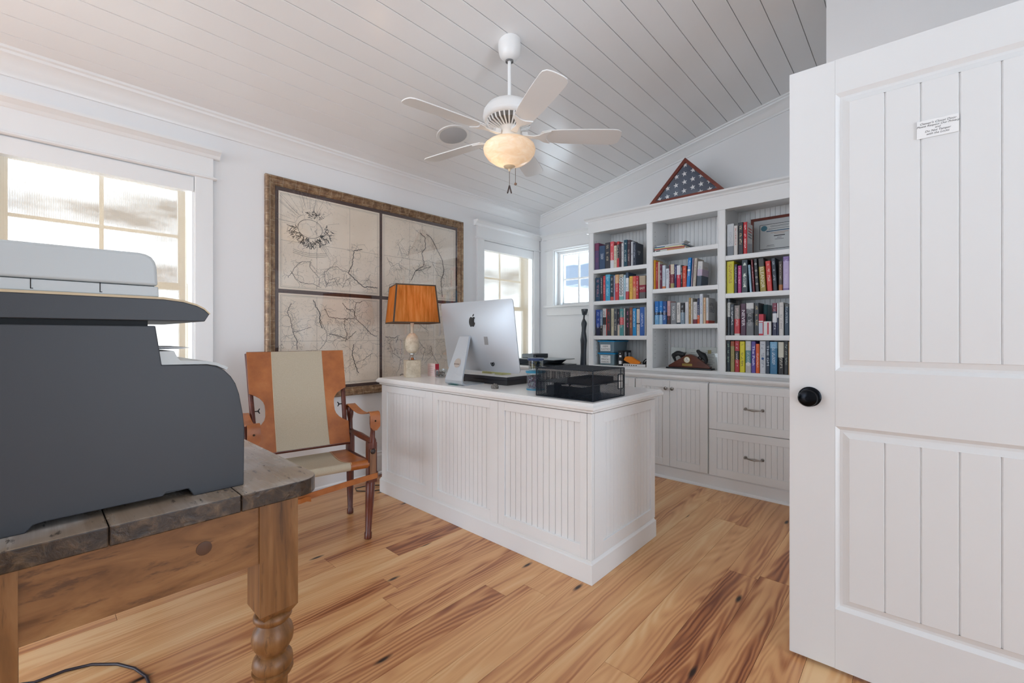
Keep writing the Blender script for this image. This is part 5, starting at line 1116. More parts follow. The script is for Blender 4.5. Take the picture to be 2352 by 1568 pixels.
# framed certificate leaning against the back of the top shelf
cert = thing('framed_certificate', 'framed certificate with dark red frame leaning behind books, top right shelf', 'certificate', (-.76, 3.945, 1.7455))
cert.location.z += .001; cert.location.x = -.772
cert.rotation_euler = (R(-4), 0, 0)
for q in ((-.212, .212, .300, .320), (-.212, .212, 0, .020), (-.212, -.192, .020, .300), (.192, .212, .020, .300)): MB().box(q[0], q[1], -.012, .008, q[2], q[3]).build('frame_rail', CHERRY, cert)
MB().box(-.192, .192, -.002, .004, .02, .30).build('mat', simple('cert_mat', '#c8cacb', .8), cert)
dc = MB().box(-.148, .148, -.0036, -.002, .062, .262).build('certificate', simple('cert_paper', '#d5d6d4', .8), cert)
for q in ((-.148, .148, .259, .262), (-.148, .148, .062, .065), (-.148, -.145, .065, .259), (.145, .148, .065, .259)): MB().box(q[0], q[1], -.005, -.0036, q[2], q[3]).build('inner_rule', INK, dc)
MB().lathe([(0, 0), (.022, 0), (.022, .0008), (0, .0008)], 24, (-.117, -.0036, .232), axis='y').build('seal', simple('seal_teal', '#4f8292', .5), dc)
MB().lathe([(0, 0), (.020, 0), (.020, .0008), (0, .0008)], 24, (.085, -.0036, .106), axis='y').build('seal', simple('seal_teal', '#4f8292', .5), dc)
for i, (wd, zz, hh, cc) in enumerate(((.13, .245, .003, '#5a6066'), (.12, .237, .002, '#5a6066'), (.15, .222, .003, '#5a6066'), (.18, .205, .007, '#4b6b84'), (.12, .190, .003, '#b08a76'), (.07, .180, .003, '#c09a86'), (.075, .164, .006, '#1c1c20'), (.03, .148, .003, '#43464a'), (.06, .136, .003, '#5a6066'), (.05, .092, .003, '#6a6e72'), (.06, .082, .002, '#6a6e72'))):
    xo = -.01 if i < 9 else -.07; MB().box(xo-wd/2, xo+wd/2, -.0044, -.0036, zz-hh/2, zz+hh/2).build('text_line', simple('print_'+cc, cc, .7), dc)
# magazines on the middle top shelf
mz = 1.8484
for i, (w_, dp, th, xo, rz, cs, lab) in enumerate(((.270, .26, .017, -1.672, 0, '#c9cbc4', 'bottom magazine of the stack, pale spine with orange picture, middle bay'), (.262, .27, .008, -1.676, .5, '#b3344a', 'second magazine of the stack, thin crimson spine, middle bay'),
        (.255, .26, .009, -1.674, -.5, '#e4dca2', 'third magazine of the stack, pale yellow spine, middle bay'), (.250, .25, .009, -1.672, 1.0, '#3f6f9a', 'fourth magazine of the stack, blue and white spine, middle bay'),
        (.238, .25, .010, -1.655, -1.2, '#dedfe0', 'top magazine of the stack, white with a curled page, middle bay'))):
    mg = thing('magazine', lab, 'magazine', (xo, 3.672, mz), R(rz), 'magazines stacked on the middle top shelf')
    MB().box(0, w_, 0, dp, 0, th-.0006).build('cover', simple('mag_'+cs, cs, .35), mg, bevel=.002)
    if i == 0: MB().box(.11, .26, -.0005, 0, .003, th-.003).build('spine_print', simple('mag_orange', '#c08247', .5), mg); MB().box(.012, .05, -.0005, 0, .004, th-.006).build('spine_print', INK, mg)
    if i == 3: MB().box(.09, .235, -.0006, 0, .001, th-.002).build('spine_print', PAPER, mg)
    if i == 4: MB().prism([(.19, th-.001), (.232, th+.003), (.255, th+.012), (.2545, th+.013), (.232, th+.0045), (.19, th+.0004)], 'y', .0, .10).build('curled_page', PAPER, mg)
    mz += th
# two labelled plastic bins
LIDB = simple('blue_lid', '#1f93cc', .35)
def m_bin():
    n = NT('frosted_plastic'); n.t.nodes.remove(n.b)
    tr_ = n.n('BsdfTransparent', Color=(.75, .86, .92, 1)); df = n.n('BsdfPrincipled', Roughness=.25); df.inputs['Base Color'].default_value = lin('#a9c3d0')
    m_ = n.n('MixShader', Fac=.5); n.t.links.new(tr_.outputs[0], m_.inputs[1]); n.t.links.new(df.outputs[0], m_.inputs[2]); n.t.links.new(m_.outputs[0], n.out.inputs['Surface']); return n.m
BINM = m_bin()
for z0_, wds, lab, ln_ in ((.8454, ('TEXT', 'PENCILS', 'MARKERS'), 'lower clear plastic bin with blue lid and handwritten label, left bay', .0), (.9620, ('GEM', 'ELASTICS'), 'upper clear plastic bin with blue lid and handwritten label, left bay', .0)):
    bn = thing('plastic_bin', lab, 'bin', (-2.165, 3.83, z0_), 0, 'labelled bins in the left bay')
    b = MB(); a0, a1, c0, c1_ = -.082, .082, -.130, .130; h = .103
    vs = [(a0+.008, c0+.008, 0), (a1-.008, c0+.008, 0), (a1-.008, c1_-.008, 0), (a0+.008, c1_-.008, 0), (a0, c0, h), (a1, c0, h), (a1, c1_, h), (a0, c1_, h)]
    b.add(vs, [(3, 2, 1, 0), (0, 1, 5, 4), (1, 2, 6, 5), (2, 3, 7, 6), (3, 0, 4, 7)]); bb_ = b.build('tub', BINM, bn); bev(bb_, .006, 3)
    MB().box(a0-.010, a1+.010, c0-.008, c1_+.008, h, h+.013).build('lid', LIDB, bn, bevel=.004)
    cl_ = MB().box(-.062, .045, c0-.0022, c0-.0010, .018, .078 if len(wds) == 2 else .092).build('label', PAPER, bn)
    for i, wd in enumerate(wds): text(wd, .022, INK, cl_, axes((-.010, c0-.0026, (.060-.026*i) if len(wds) == 2 else (.078-.024*i)), (1, 0, 0), (0, 0, 1)), width=.03+.008*len(wd), shear=.1)
    MB().box(a0+.012, a1-.012, c0+.02, c1_-.02, .003, .05).build('contents', simple('bin_contents%d' % len(wds), ('#7f8b8f', '#b9ae93')[len(wds) == 3], .8), bn)
ab = carton('adapter_box', 'tall black carton printed with white plug symbols, left bay', 'box', -2.038, -1.990, 3.695, 3.86, .8454, .984, simple('carton_black', '#1e1f24', .45))
for (x0, z0_, w_, h) in ((-2.030, .862, .024, .030), (-2.026, .925, .022, .018), (-2.021, .956, .008, .008)):
    decal(ab, [(x0, 3.6945, z0_), (x0+w_, 3.6945, z0_), (x0+w_, 3.6945, z0_+h), (x0, 3.6945, z0_+h)], WHITE)
for dx, z0_, h in ((.0245, .868, .005), (.0245, .881, .005)): decal(ab, [(-2.030+dx, 3.6944, z0_), (-2.021+dx, 3.6944, z0_), (-2.021+dx, 3.6944, z0_+h), (-2.030+dx, 3.6944, z0_+h)], WHITE)
decal(ab, [(-1.9895, 3.73, .93), (-1.9895, 3.76, .925), (-1.9895, 3.77, .95), (-1.9895, 3.76, .975), (-1.9895, 3.73, .97)], simple('print_grey', '#b9bcc4', .5))
decal(ab, [(-1.9895, 3.80, .925), (-1.9895, 3.845, .925), (-1.9895, 3.845, .965), (-1.9895, 3.80, .965)], simple('print_grey', '#b9bcc4', .5))
ps = thing('power_strip', 'white power strip with black sockets under the orange tape dispenser', 'power strip', (-1.88, 3.70, .8454))
MB().box(-.098, .120, -.022, .022, 0, .022).build('body', WHITE, ps, bevel=.003)
for i in range(6): MB().box(-.085+.022*i, -.073+.022*i, -.0226, -.0218, .007, .015).build('socket', INK, ps)
tp = thing('tape_dispenser', 'orange desk tape dispenser on the white power strip', 'tape dispenser', (-1.985, 3.715, .8678))
ORG = simple('orange_plastic', '#ee8a1d', .32)
for y0_, y1_ in ((-.014, -.008), (.014, .020)):
    MB().prism([(0, .032), (.012, .058), (.030, .066), (.070, .064), (.110, .040), (.165, .018), (.158, .004), (.120, 0), (.070, .0), (.040, .014), (.020, .022)], 'y', y0_, y1_).build('cheek', ORG, tp, bevel=.002)
MB().prism([(.075, .002), (.120, .002), (.160, .008), (.162, .017), (.110, .036), (.085, .040)], 'y', -.008, .014).build('body', ORG, tp)
MB().lathe([(.009, -.011), (.023, -.011), (.023, .007), (.009, .007)], 24, (.036, .002, .033), axis='y', ring=True).build('tape_roll', simple('tape_amber', '#7c2d1c', .3), tp, smooth=40)
MB().prism([(.158, .016), (.172, .014), (.170, .020), (.160, .022)], 'y', -.009, .015).build('cutter', NICKEL, tp)
cb = MB()
for k in range(3):
    cb.tube([(-1.785+.034*math.cos(t_*.5)+.004*k, 3.76+.03*math.sin(t_*.5), .886+.030*math.sin(t_*.5+.7*k)) for t_ in range(13)], .0055, 8, True)
tag(cb.build('coiled_cable', simple('dark_grey_cable', '#24282e', .4), smooth=50), 'black coiled cable at the right end of the bottom left shelf', 'cable')

# bull and bear desk clock
clk = thing('desk_clock', 'wooden desk clock with black bull and bear figures, middle bay', 'clock', (-1.394, 3.735, .8454))
MB().box(-.189, .189, -.042, .042, 0, .013).build('plinth', simple('black_plinth', '#1b2026', .3), clk, bevel=.003)
tri = [(-.172, .0132), (.170, .0132), (.170, .026), (.060, .104), (.030, .119), (.006, .123), (-.018, .119), (-.044, .104), (-.172, .026)]
MB().prism(tri, 'y', -.026, .026).build('wood_body', m_wood('clock_wood', '#4a2118', '#62301f', '#774029', .3, (12, 30, 30)), clk, bevel=.003)
df_ = MB().lathe([(0, 0), (.027, 0), (.027, .004), (.024, .006), (0, .006)], 28, (-.011, -.026, .078), axis='y').build('clock_face', simple('clock_white', '#ece8dc', .3), clk, smooth=35)
MB().lathe([(.0245, .0), (.028, 0), (.028, .008), (.0245, .008)], 28, (-.011, -.026, .078), axis='y', ring=True).build('clock_bezel', simple('brass', '#b79b5a', .25, 1.0), clk, smooth=35)
hd = MB(); hd.box(-.0118, -.0102, -.0335, -.0325, .078, .094); hd.add([(-.011, -.0336, .0772), (-.011, -.0336, .0788), (.004, -.0336, .0695), (.0035, -.0336, .068)], [(0, 1, 2, 3)]); hd.build('clock_hands', INK, clk)
MB().box(-.053, .030, -.0285, -.026, .026, .046).build('name_plate', simple('brass', '#b79b5a', .25, 1.0), clk, bevel=.0008)
BRZ = simple('dark_bronze', '#26282b', .42, .4)
def beast(nm, verts, edges, rads, parent, root=0):
    me = bpy.data.meshes.new(nm); me.from_pydata(verts, edges, []); o = bpy.data.objects.new(nm, me); C.objects.link(o); o.parent = parent; me.materials.append(BRZ)
    sk = o.modifiers.new('skin', 'SKIN'); sk.use_smooth_shade = True
    for i, r_ in enumerate(rads): me.skin_vertices[0].data[i].radius = r_ if isinstance(r_, tuple) else (r_, r_)
    me.skin_vertices[0].data[root].use_root = True
    ss = o.modifiers.new('sub', 'SUBSURF'); ss.levels = 2; ss.render_levels = 2; return o
# bull: rump up and to the left, head lowered to the right
bv = [(-.125, 0, .120), (-.098, 0, .136), (-.078, 0, .134), (-.060, 0, .126), (-.050, 0, .112), (-.047, 0, .098),           # rump .. shoulder hump, neck, head, muzzle
      (-.136, -.010, .098), (-.128, -.011, .080), (-.118, -.011, .058), (-.136, .010, .098), (-.128, .011, .080), (-.118, .011, .058),   # hind legs
      (-.070, -.011, .106), (-.066, -.012, .093), (-.060, -.012, .085), (-.070, .011, .106), (-.066, .012, .093), (-.060, .012, .085),   # fore legs
      (-.046, -.012, .122), (-.034, -.014, .142), (-.046, .012, .122), (-.034, .014, .142),                                              # horns
      (-.150, 0, .122), (-.153, 0, .100)]
be = [(0, 1), (1, 2), (2, 3), (3, 4), (4, 5), (0, 6), (6, 7), (7, 8), (0, 9), (9, 10), (10, 11), (2, 12), (12, 13), (13, 14), (2, 15), (15, 16), (16, 17), (4, 18), (18, 19), (4, 20), (20, 21), (0, 22), (22, 23)]
brad = [.022, .024, .024, .018, .013, .009] + [.011, .007, .005]*2 + [.010, .006, .005]*2 + [.004, .0022]*2 + [.003, .002]
beast('bull', bv, be, brad, clk)
# bear: rump low on the right, head raised to the left
rv = [(.128, 0, .092), (.112, 0, .118), (.092, 0, .130), (.076, 0, .140), (.066, 0, .150), (.054, 0, .156),
      (.140, -.011, .074), (.134, -.012, .056), (.128, -.012, .048), (.136, .011, .072), (.130, .012, .056), (.122, .012, .050),
      (.088, -.011, .110), (.078, -.012, .098), (.068, -.013, .096), (.098, .012, .104), (.094, .012, .088), (.090, .012, .080),
      (.072, -.009, .161), (.072, .009, .161)]
re_ = [(0, 1), (1, 2), (2, 3), (3, 4), (4, 5), (0, 6), (6, 7), (7, 8), (0, 9), (9, 10), (10, 11), (2, 12), (12, 13), (13, 14), (2, 15), (15, 16), (16, 17), (4, 18), (4, 19)]
rrad = [.024, .026, .022, .015, .012, .006] + [.012, .010, .008]*2 + [.010, .008, .006]*2 + [.004, .004]
beast('bear', rv, re_, rrad, clk)
for i, (x0, x1, zt, lab) in enumerate(((-1.592, -1.470, 1.020, 'clear stand with a printed page behind the bull figure, middle bay'), (-1.462, -1.345, 1.008, 'clear stand with a printed page behind the clock peak, middle bay'), (-1.337, -1.205, 1.026, 'clear stand with a sealed page behind the bear figure, middle bay'))):
    st = thing('document_stand', lab, 'document', ((x0+x1)/2, 3.835, .8454), 0, 'printed pages behind the desk clock')
    MB().box(x0, x1, 3.838, 3.841, .8454, zt).build('page', PAPER, st, world=True)
    MB().box(x0-.004, x1+.004, 3.832, 3.8345, .8454, zt+.004).build('acrylic_front', GLASS, st, world=True)
    for q in range(9):
        ww = (x1-x0)*(.35+.4*((q*7) % 5)/5); xm = (x0+x1)/2
        MB().box(xm-ww/2, xm+ww/2, 3.8372, 3.838, zt-.030-.014*q, zt-.0275-.014*q).build('text_line', simple('print_grey2', '#8d9096', .7), st, world=True)
    if i == 2: MB().box(x0+.055, x0+.083, 3.837, 3.838, zt-.052, zt-.022).build('seal', simple('seal_gold', '#b9a878', .5), st, world=True)

# folded flag in its triangular case on top of the bookcase
flag = thing('flag_case', 'triangular cherry case holding a folded blue starred flag atop the bookcase', 'flag case', (-1.40, 3.69, 2.2586))
A_, B_, T_ = Vector((-1.716, 2.2586)), Vector((-1.086, 2.2586)), Vector((-1.399, 2.592))
cen_ = (A_+B_+T_)/3
def inset(d):
    pts = [A_, B_, T_]; out = []
    for i in range(3):
        p, q, r_ = pts[i-1], pts[i], pts[(i+1) % 3]
        u = (p-q).normalized(); v = (r_-q).normalized(); bis = (u+v).normalized(); sn = math.sqrt((1-u.dot(v))/2); out.append(q+bis*(d/sn))
    return out
o0, o1_ = [A_, B_, T_], inset(.026)
for i in range(3):
    j = (i+1) % 3; MB().prism([tuple(o0[i]), tuple(o0[j]), tuple(o1_[j]), tuple(o1_[i])], 'y', 3.645, 3.735).build('frame_rail', CHERRY, flag, world=True, bevel=.0015)
def m_flag():
    n = NT('flag_blue_cotton'); f = n.noise(n.obj, 14.0, 3.0); g = n.n('TexWave', Vector=n.obj, Scale=180.0).outputs['Fac']
    n.bs(Base_Color=n.ramp(f, (.3, lin('#2f4058')), (.7, lin('#3d516b'))), Roughness=.9); n.bump(g, .1, .001); return n.m
ii = inset(.024)
fl_ = MB().prism([tuple(p) for p in ii], 'y', 3.664, 3.720).build('folded_flag', m_flag(), flag, world=True)
STARS = [(-1.405, 2.537), (-1.34, 2.478), (-1.411, 2.465), (-1.476, 2.455), (-1.276, 2.419), (-1.343, 2.407), (-1.211, 2.359), (-1.41, 2.397), (-1.481, 2.384), (-1.553, 2.374), (-1.277, 2.35), (-1.343, 2.339), (-1.146, 2.298), (-1.208, 2.293), (-1.414, 2.325), (-1.483, 2.316), (-1.556, 2.304), (-1.624, 2.298), (-1.281, 2.288)]
sm = MB(); pts = []
for i in range(10): a = R(90+36*i+8); r_ = .0235 if i % 2 == 0 else .0095; pts.append((r_*math.cos(a), r_*math.sin(a)))
sm.add([(0, -.0016, 0)]+[(p[0], 0, p[1]) for p in pts], [(0, 1+i, 1+(i+1) % 10) for i in range(10)])
sme = sm.mesh('star'); sme.materials.append(simple('star_white', '#eceff2', .7))
inv = wm(fl_).inverted()
tri_c = [tuple(p) for p in inset(.022)]
for (x, z) in STARS: inst(sme, 'star', fl_, inv @ Vector((x, 3.6636, z)))
for t0, t1 in (((-1.60, 2.36), (-1.50, 2.30)), ((-1.52, 2.45), (-1.38, 2.36)), ((-1.40, 2.50), (-1.16, 2.33))):
    MB().tube([(t0[0], 3.664, t0[1]), (t1[0], 3.664, t1[1])], .0012, 6).build('fold_line', simple('fold_navy', '#26344a', .9), fl_, world=True)
MB().prism([tuple(p) for p in inset(.020)], 'y', 3.652, 3.654).build('glass', PICGLASS, flag, world=True)

# ------------------------------------------------------------------ things on the counter
sc_ = thing('figure_sculpture', 'slender dark carved standing figure sculpture by the bookcase', 'sculpture', (-2.548, 3.90, CT))
secs = [(.818, -.006, .036, .024, .2), (.86, -.005, .034, .022, .3), (.95, -.003, .031, .021, .4), (1.04, -.001, .035, .024, .4), (1.075, -.001, .0385, .026, .25), (1.11, -.001, .033, .024, .1), (1.17, -.001, .024, .019, 0), (1.21, .002, .026, .020, 0), (1.245, .004, .033, .023, 0), (1.262, .004, .030, .021, 0), (1.285, .002, .018, .014, 0), (1.300, .001, .0095, .0095, 0), (1.335, .004, .0095, .0095, 0), (1.341, .008, .024, .020, 0), (1.36, .009, .030, .024, 0), (1.392, .010, .038, .028, 0), (1.400, .010, .036, .026, 0)]
b = MB(); N = 24; vs = []
for (z, xo, rx_, ry_, slit) in secs:
    for i in range(N):
        a = 2*PI*i/N; k_ = 1-slit*math.exp(-((math.cos(a-1.2*PI/1.0*0-(-PI/2)))*2-2)**2*4)
        vs.append((xo+rx_*math.cos(a)*k_, ry_*math.sin(a)*k_, z-CT))
fs = []
for j in range(len(secs)-1): fs += [(j*N+i, j*N+(i+1) % N, (j+1)*N+(i+1) % N, (j+1)*N+i) for i in range(N)]
fs += [tuple(range(N-1, -1, -1)), tuple((len(secs)-1)*N+i for i in range(N))]
b.add(vs, fs).build('figure', m_wood('dark_carved_wood', '#1d2127', '#2d343d', '#48525c', .28, (30, 30, 6)), sc_, smooth=60)
lap = thing('laptop', 'dark laptop lying flat on the counter under the window corner', 'laptop', (-2.845, 3.65, CT))
MB().box(-.255, .255, -.180, .180, 0, .009).build('base', simple('laptop_dark', '#2b3036', .35, .5), lap, bevel=.002)
MB().box(-.255, .255, -.180, .180, .0095, .014).build('lid', simple('laptop_lid', '#3b424a', .3, .6), lap, bevel=.002)
rs = thing('laptop_riser', 'folding grey metal riser standing on the dark laptop', 'riser', (-2.875, 3.67, CT+.0142))
MB().prism([(-.235, 0), (.10, 0), (.16, .040), (.245, .046), (-.235, .046)], 'y', -.165, -.155).build('side_bracket', simple('riser_dark', '#333b44', .35, .5), rs)
MB().prism([(-.235, 0), (.10, 0), (.16, .040), (.245, .046), (-.235, .046)], 'y', .155, .165).build('side_bracket', simple('riser_dark', '#333b44', .35, .5), rs)
MB().box(-.24, .245, -.185, .185, .046, .053).build('plate', simple('riser_plate', '#9aa0a4', .35, .6), rs, bevel=.002)
drv = thing('external_drive', 'black box-shaped external drive with ribbed metal side on the riser', 'drive', (-3.045, 3.71, CT+.0674))
MB().box(-.079, .079, -.125, .125, 0, .043).build('case', simple('drive_dark', '#30353b', .4, .4), drv, bevel=.004)
MB().box(-.079, .079, -.128, -.126, .003, .040).build('front_grille', simple('drive_metal', '#7f868c', .35, .8), drv)
MB().lathe([(0, 0), (.004, 0), (.004, .001), (0, .001)], 10, (.0795, -.10, .02), axis='x').build('status_light', WHITE, drv)

# ------------------------------------------------------------------ things on the desk
mac = thing('desktop_computer', 'silver all-in-one desktop computer on the desk with its back to us', 'computer', (-2.041, 1.80, DZ))
ALU = simple('aluminium', '#c6ccd2', .46, .7)
W2, Hh, rc = .329, .222, .020
outl = []
for cx_, cy_, a0 in ((W2-rc, Hh-rc, 0), (-W2+rc, Hh-rc, 90), (-W2+rc, -Hh+rc, 180), (W2-rc, -Hh+rc, 270)):
    outl += arc(cx_, cy_, rc, a0, a0+90, 5)
dense = []
for i in range(len(outl)):
    p, q = outl[i], outl[(i+1) % len(outl)]; d = math.hypot(q[0]-p[0], q[1]-p[1]); n_ = max(1, int(d/.05))
    dense += [(p[0]+(q[0]-p[0])*k/n_, p[1]+(q[1]-p[1])*k/n_) for k in range(n_)]
til = R(8.5); org_ = Vector((0, .118, .300)); vx, vy, vn = Vector((1, 0, 0)), Vector((0, -math.sin(til), math.cos(til))), Vector((0, -math.cos(til), -math.sin(til)))
def dp_(u, v, d): return org_+vx*u+vy*v+vn*d
def dome(u, v): return .005+.044*(1-min(1, abs(u)/W2)**2.4)*(1-min(1, abs(v)/Hh)**2.4)
N = len(dense); b = MB(); vs = []; rings = [1.0, 1.0, .96, .9, .8, .68, .54, .4, .26, .12]
for k, t_ in enumerate(rings):
    vs += [dp_(p[0]*t_, p[1]*t_, 0.0 if k == 0 else dome(p[0]*t_, p[1]*t_)) for p in dense]
vs.append(dp_(0, 0, .049)); fs = [tuple(range(N))]
for k in range(len(rings)-1): fs += [(k*N+i, k*N+(i+1) % N, (k+1)*N+(i+1) % N, (k+1)*N+i) for i in range(N)]
fs += [((len(rings)-1)*N+i, (len(rings)-1)*N+(i+1) % N, len(vs)-1) for i in range(N)]
hou = b.add(vs, fs).build('housing', ALU, mac, smooth=35)
MB().add([dp_(p[0]*.985, p[1]*.975, -.0012) for p in dense], [tuple(range(N))]).build('screen', simple('black_screen', '#08090a', .08), mac)
# fruit logo with a bite and a leaf
def bulge(u, v): t_ = max(abs(u)/W2, abs(v)/Hh); return .0497
lg = [(0, .026), (.006, .030), (.014, .032), (.022, .030), (.028, .025), (.023, .020), (.020, .012), (.0195, .004), (.022, -.004), (.029, -.009), (.025, -.020), (.018, -.030), (.012, -.034), (.006, -.032), (0, -.0305), (-.006, -.032), (-.012, -.034), (-.019, -.030), (-.026, -.019), (-.0305, -.004), (-.030, .012), (-.026, .024), (-.018, .031), (-.010, .032), (-.004, .029)]
def curve_pts(pl, n_=4):
    out = []; L_ = len(pl)
    for i in range(L_):
        p0_, p1_, p2_, p3_ = (Vector(pl[(i+k) % L_]) for k in (-1, 0, 1, 2))
        for k in range(n_):
            t_ = k/n_; out.append(.5*((2*p1_)+(-p0_+p2_)*t_+(2*p0_-5*p1_+4*p2_-p3_)*t_**2+(-p0_+3*p1_-3*p2_+p3_)*t_**3))
    return out
LG = simple('logo_black', '#101114', .25)
lu, lv = .006, .098
def lgd(u, v): return dome(u, v)+.0012
b = MB()
for pl in (curve_pts(lg), curve_pts([(.001, .036), (.003, .043), (.008, .049), (.015, .052), (.0145, .045), (.010, .038), (.004, .0355)])):
    pv = [dp_(lu+p[0]*.92, lv+p[1]*.92, lgd(lu+p[0]*.92, lv+p[1]*.92)) for p in pl]; b.add(pv, [tuple(range(len(pv)))])
b.build('logo', LG, hou)
for (u, v, w_, h, m_) in ((.10, -.045, .03, .05, simple('mac_label', '#8d8d8d', .6)),):
    MB().add([dp_(u, v, lgd(u, v)-.0), dp_(u+w_, v, lgd(u+w_, v)), dp_(u+w_, v+h, lgd(u+w_, v+h)), dp_(u, v+h, lgd(u, v+h))], [(0, 1, 2, 3)]).build('rating_label', m_, hou)
po = MB(); c0_ = (.13, -.165)
for rr_, m_ in ((.016, LG),):
    for r0_, r1_ in ((.0, .008), (.011, .016)):
        pv = []; 
        for r_ in (r0_, r1_): pv += [dp_(c0_[0]+r_*math.cos(2*PI*i/20), c0_[1]+r_*math.sin(2*PI*i/20), lgd(*c0_)+.001) for i in range(20)]
        po.add(pv, [(i, (i+1) % 20, 20+(i+1) % 20, 20+i) for i in range(20)])
po.build('power_socket', LG, hou)
for i in range(4): MB().add([dp_(-.215+.016*i+a, -.166+c_2, lgd(-.215+.016*i, -.166)+.001) for a, c_2 in ((0, 0), (.008, 0), (.008, .004), (0, .004))], [(0, 1, 2, 3)]).build('port', LG, hou)
# bent stand
prof = [(.175, .000), (.175, .004), (-.010, .007), (-.026, .011), (-.033, .022), (-.032, .036), (.058, .300), (.062, .306), (.070, .304), (.070, .298), (-.024, .036), (-.025, .024), (-.020, .017), (-.008, .0125), (.175, .0085)]
prof = [(.148, .0), (-.008, .0), (-.026, .004), (-.036, .014), (-.038, .030), (.052, .298), (.060, .304), (.070, .300), (.066, .292), (-.029, .029), (-.027, .017), (-.020, .010), (-.008, .0065), (.148, .0055)]
b = MB(); vs = []
for s_ in (-1, 1):
    for (y, z) in prof: hw = .084-.040*min(1, max(0, z/.30)); vs.append((-.058+s_*hw, y, z))
n_ = len(prof); fs = [(i, (i+1) % n_, n_+(i+1) % n_, n_+i) for i in range(n_)]+[tuple(range(n_)), tuple(range(n_, 2*n_))]
stn = b.add(vs, fs).build('stand', ALU, mac, smooth=25)
hz_ = .135; yy = -.038+.090*(hz_-.03)/.268
hl = MB().add([(-.058+.030*math.cos(2*PI*i/24), yy-.0012+.030*math.sin(2*PI*i/24)*.318, hz_+.030*math.sin(2*PI*i/24)*.948) for i in range(24)], [tuple(range(24))]).build('cable_hole', simple('hole_grey', '#b3a79c', .6), stn)
for i in range(4): MB().add([(-.083+.013*i+a, yy-.0022-.003, hz_-.010+c_2) for a, c_2 in ((0, 0), (.005, 0), (.007, .006), (.002, .006))], [(0, 1, 2, 3)]).build('port_slot', LG, stn)
tag(MB().box(-2.150, -2.07, 1.762, 1.80, DZ, DZ+.0006).build('glass_coaster', simple('green_glass', '#5fa59a', .1)), 'thin green glass slip under the computer stand foot', 'coaster')

bx_ = thing('flat_box', 'flat black box with white top behind the computer stand', 'box', (-2.03, 2.12, DZ))
MB().box(-.200, .200, -.160, .160, 0, .030).build('tray', simple('box_black', '#1c1b20', .35), bx_, bevel=.002)
MB().box(-.205, .205, -.165, .165, .0302, .050).build('lid', simple('box_lid', '#242329', .35), bx_, bevel=.002)
MB().box(-.198, .198, -.158, .158, .0502, .0515).build('top_sheet', PAPER, bx_)
YEL = simple('sticky_yellow', '#e3e0a0', .7)
for i, (x, y, rz, lab) in enumerate(((-.09, -.02, 12, 'pale yellow sticky note on the flat box, left one'), (.04, -.03, -8, 'pale yellow sticky note on the flat box, right one'))):
    sn = tag(MB().prism([(-.038, 0), (.038, 0), (.040, .012), (-.036, .014)], 'y', -.038, .038).build('sticky_note', YEL), lab, 'note', 'sticky notes on the flat box'); sn.location = (-2.03+x, 2.12+y, DZ+.0517); sn.rotation_euler = (0, 0, R(rz))

st = thing('stone', 'small grey speckled stone near the front edge of the desk', 'stone', (-1.787, 1.812, DZ))
me = bpy.data.meshes.new('stone'); bm = bmesh.new(); bmesh.ops.create_icosphere(bm, subdivisions=3, radius=1.0)
sr = random.Random(2)
from mathutils import noise as mnoise
for v in bm.verts: v.co = Vector((v.co.x*.026, v.co.y*.018, max(-.002, v.co.z*.027)+.002)) * (1+.22*mnoise.noise(v.co*1.7))
bm.to_mesh(me); bm.free(); me.polygons.foreach_set('use_smooth', [True]*len(me.polygons)); so = bpy.data.objects.new('stone_body', me); C.objects.link(so); so.parent = st
def m_stone():
    n = NT('speckled_stone'); f = n.noise(n.obj, 260.0, 4.0, .7); n.bs(Base_Color=n.ramp(f, (.38, lin('#33302e')), (.5, lin('#67625d')), (.64, lin('#a49d95'))), Roughness=.8); return n.m
me.materials.append(m_stone())

def clips(n_, rad, h, seed, z0_=0.002, sz=.012, rw=.0008):
    b_ = MB(); rg_ = random.Random(seed)
    for i in range(n_):
        a = rg_.uniform(0, 2*PI); r_ = rad*math.sqrt(rg_.random()); x, y, z = r_*math.cos(a), r_*math.sin(a), z0_+rg_.random()*h
        d = Vector((rg_.uniform(-1, 1), rg_.uniform(-1, 1), rg_.uniform(-.6, .6))).normalized()*sz/2; p = Vector((x, y, z+.003))
        if (p+d).xy.length > rad or (p-d).xy.length > rad: d = Vector((0, 0, sz*.3))
        b_.tube([p-d, p+d], rw, 4)
    return b_
dish = thing('clip_dish', 'round clear dish of silver paper clips beside the computer stand', 'dish', (-2.545, 2.02, DZ))
MB().lathe([(0, 0), (.038, 0), (.044, .006), (.049, .060), (.047, .060), (.042, .008), (0, .004)], 32).build('dish', CLEAR, dish, smooth=40)
o = clips(150, .036, .034, 4, .006, .016, .0011).build('clips', simple('clip_silver', '#6f675e', .35, .5), dish); o['kind'] = 'stuff'
pk = carton('pill_carton', 'small pale pink carton with red end behind the lamp', 'box', -2.722, -2.630, 2.035, 2.070, DZ, DZ+.093, simple('carton_pink', '#ead3cf', .5))
decal(pk, [(-2.6295, 2.035, DZ), (-2.6295, 2.070, DZ), (-2.6295, 2.070, DZ+.093), (-2.6295, 2.035, DZ+.093)], RED)
decal(pk, [(-2.6290, 2.041, DZ+.004), (-2.6290, 2.064, DZ+.004), (-2.6290, 2.064, DZ+.046), (-2.6290, 2.041, DZ+.046)], CREAMW)
decal(pk, [(-2.6286, 2.045, DZ+.012), (-2.6286, 2.060, DZ+.012), (-2.6286, 2.060, DZ+.038), (-2.6286, 2.045, DZ+.038)], simple('print_bar', '#55607c', .5))
for q in range(4): MB().box(-2.712, -2.66+.01*(q % 2), 2.0344, 2.035, DZ+.030+.014*q, DZ+.032+.014*q).build('text_line', simple('print_pink', '#c98f90', .6), pk, world=True)

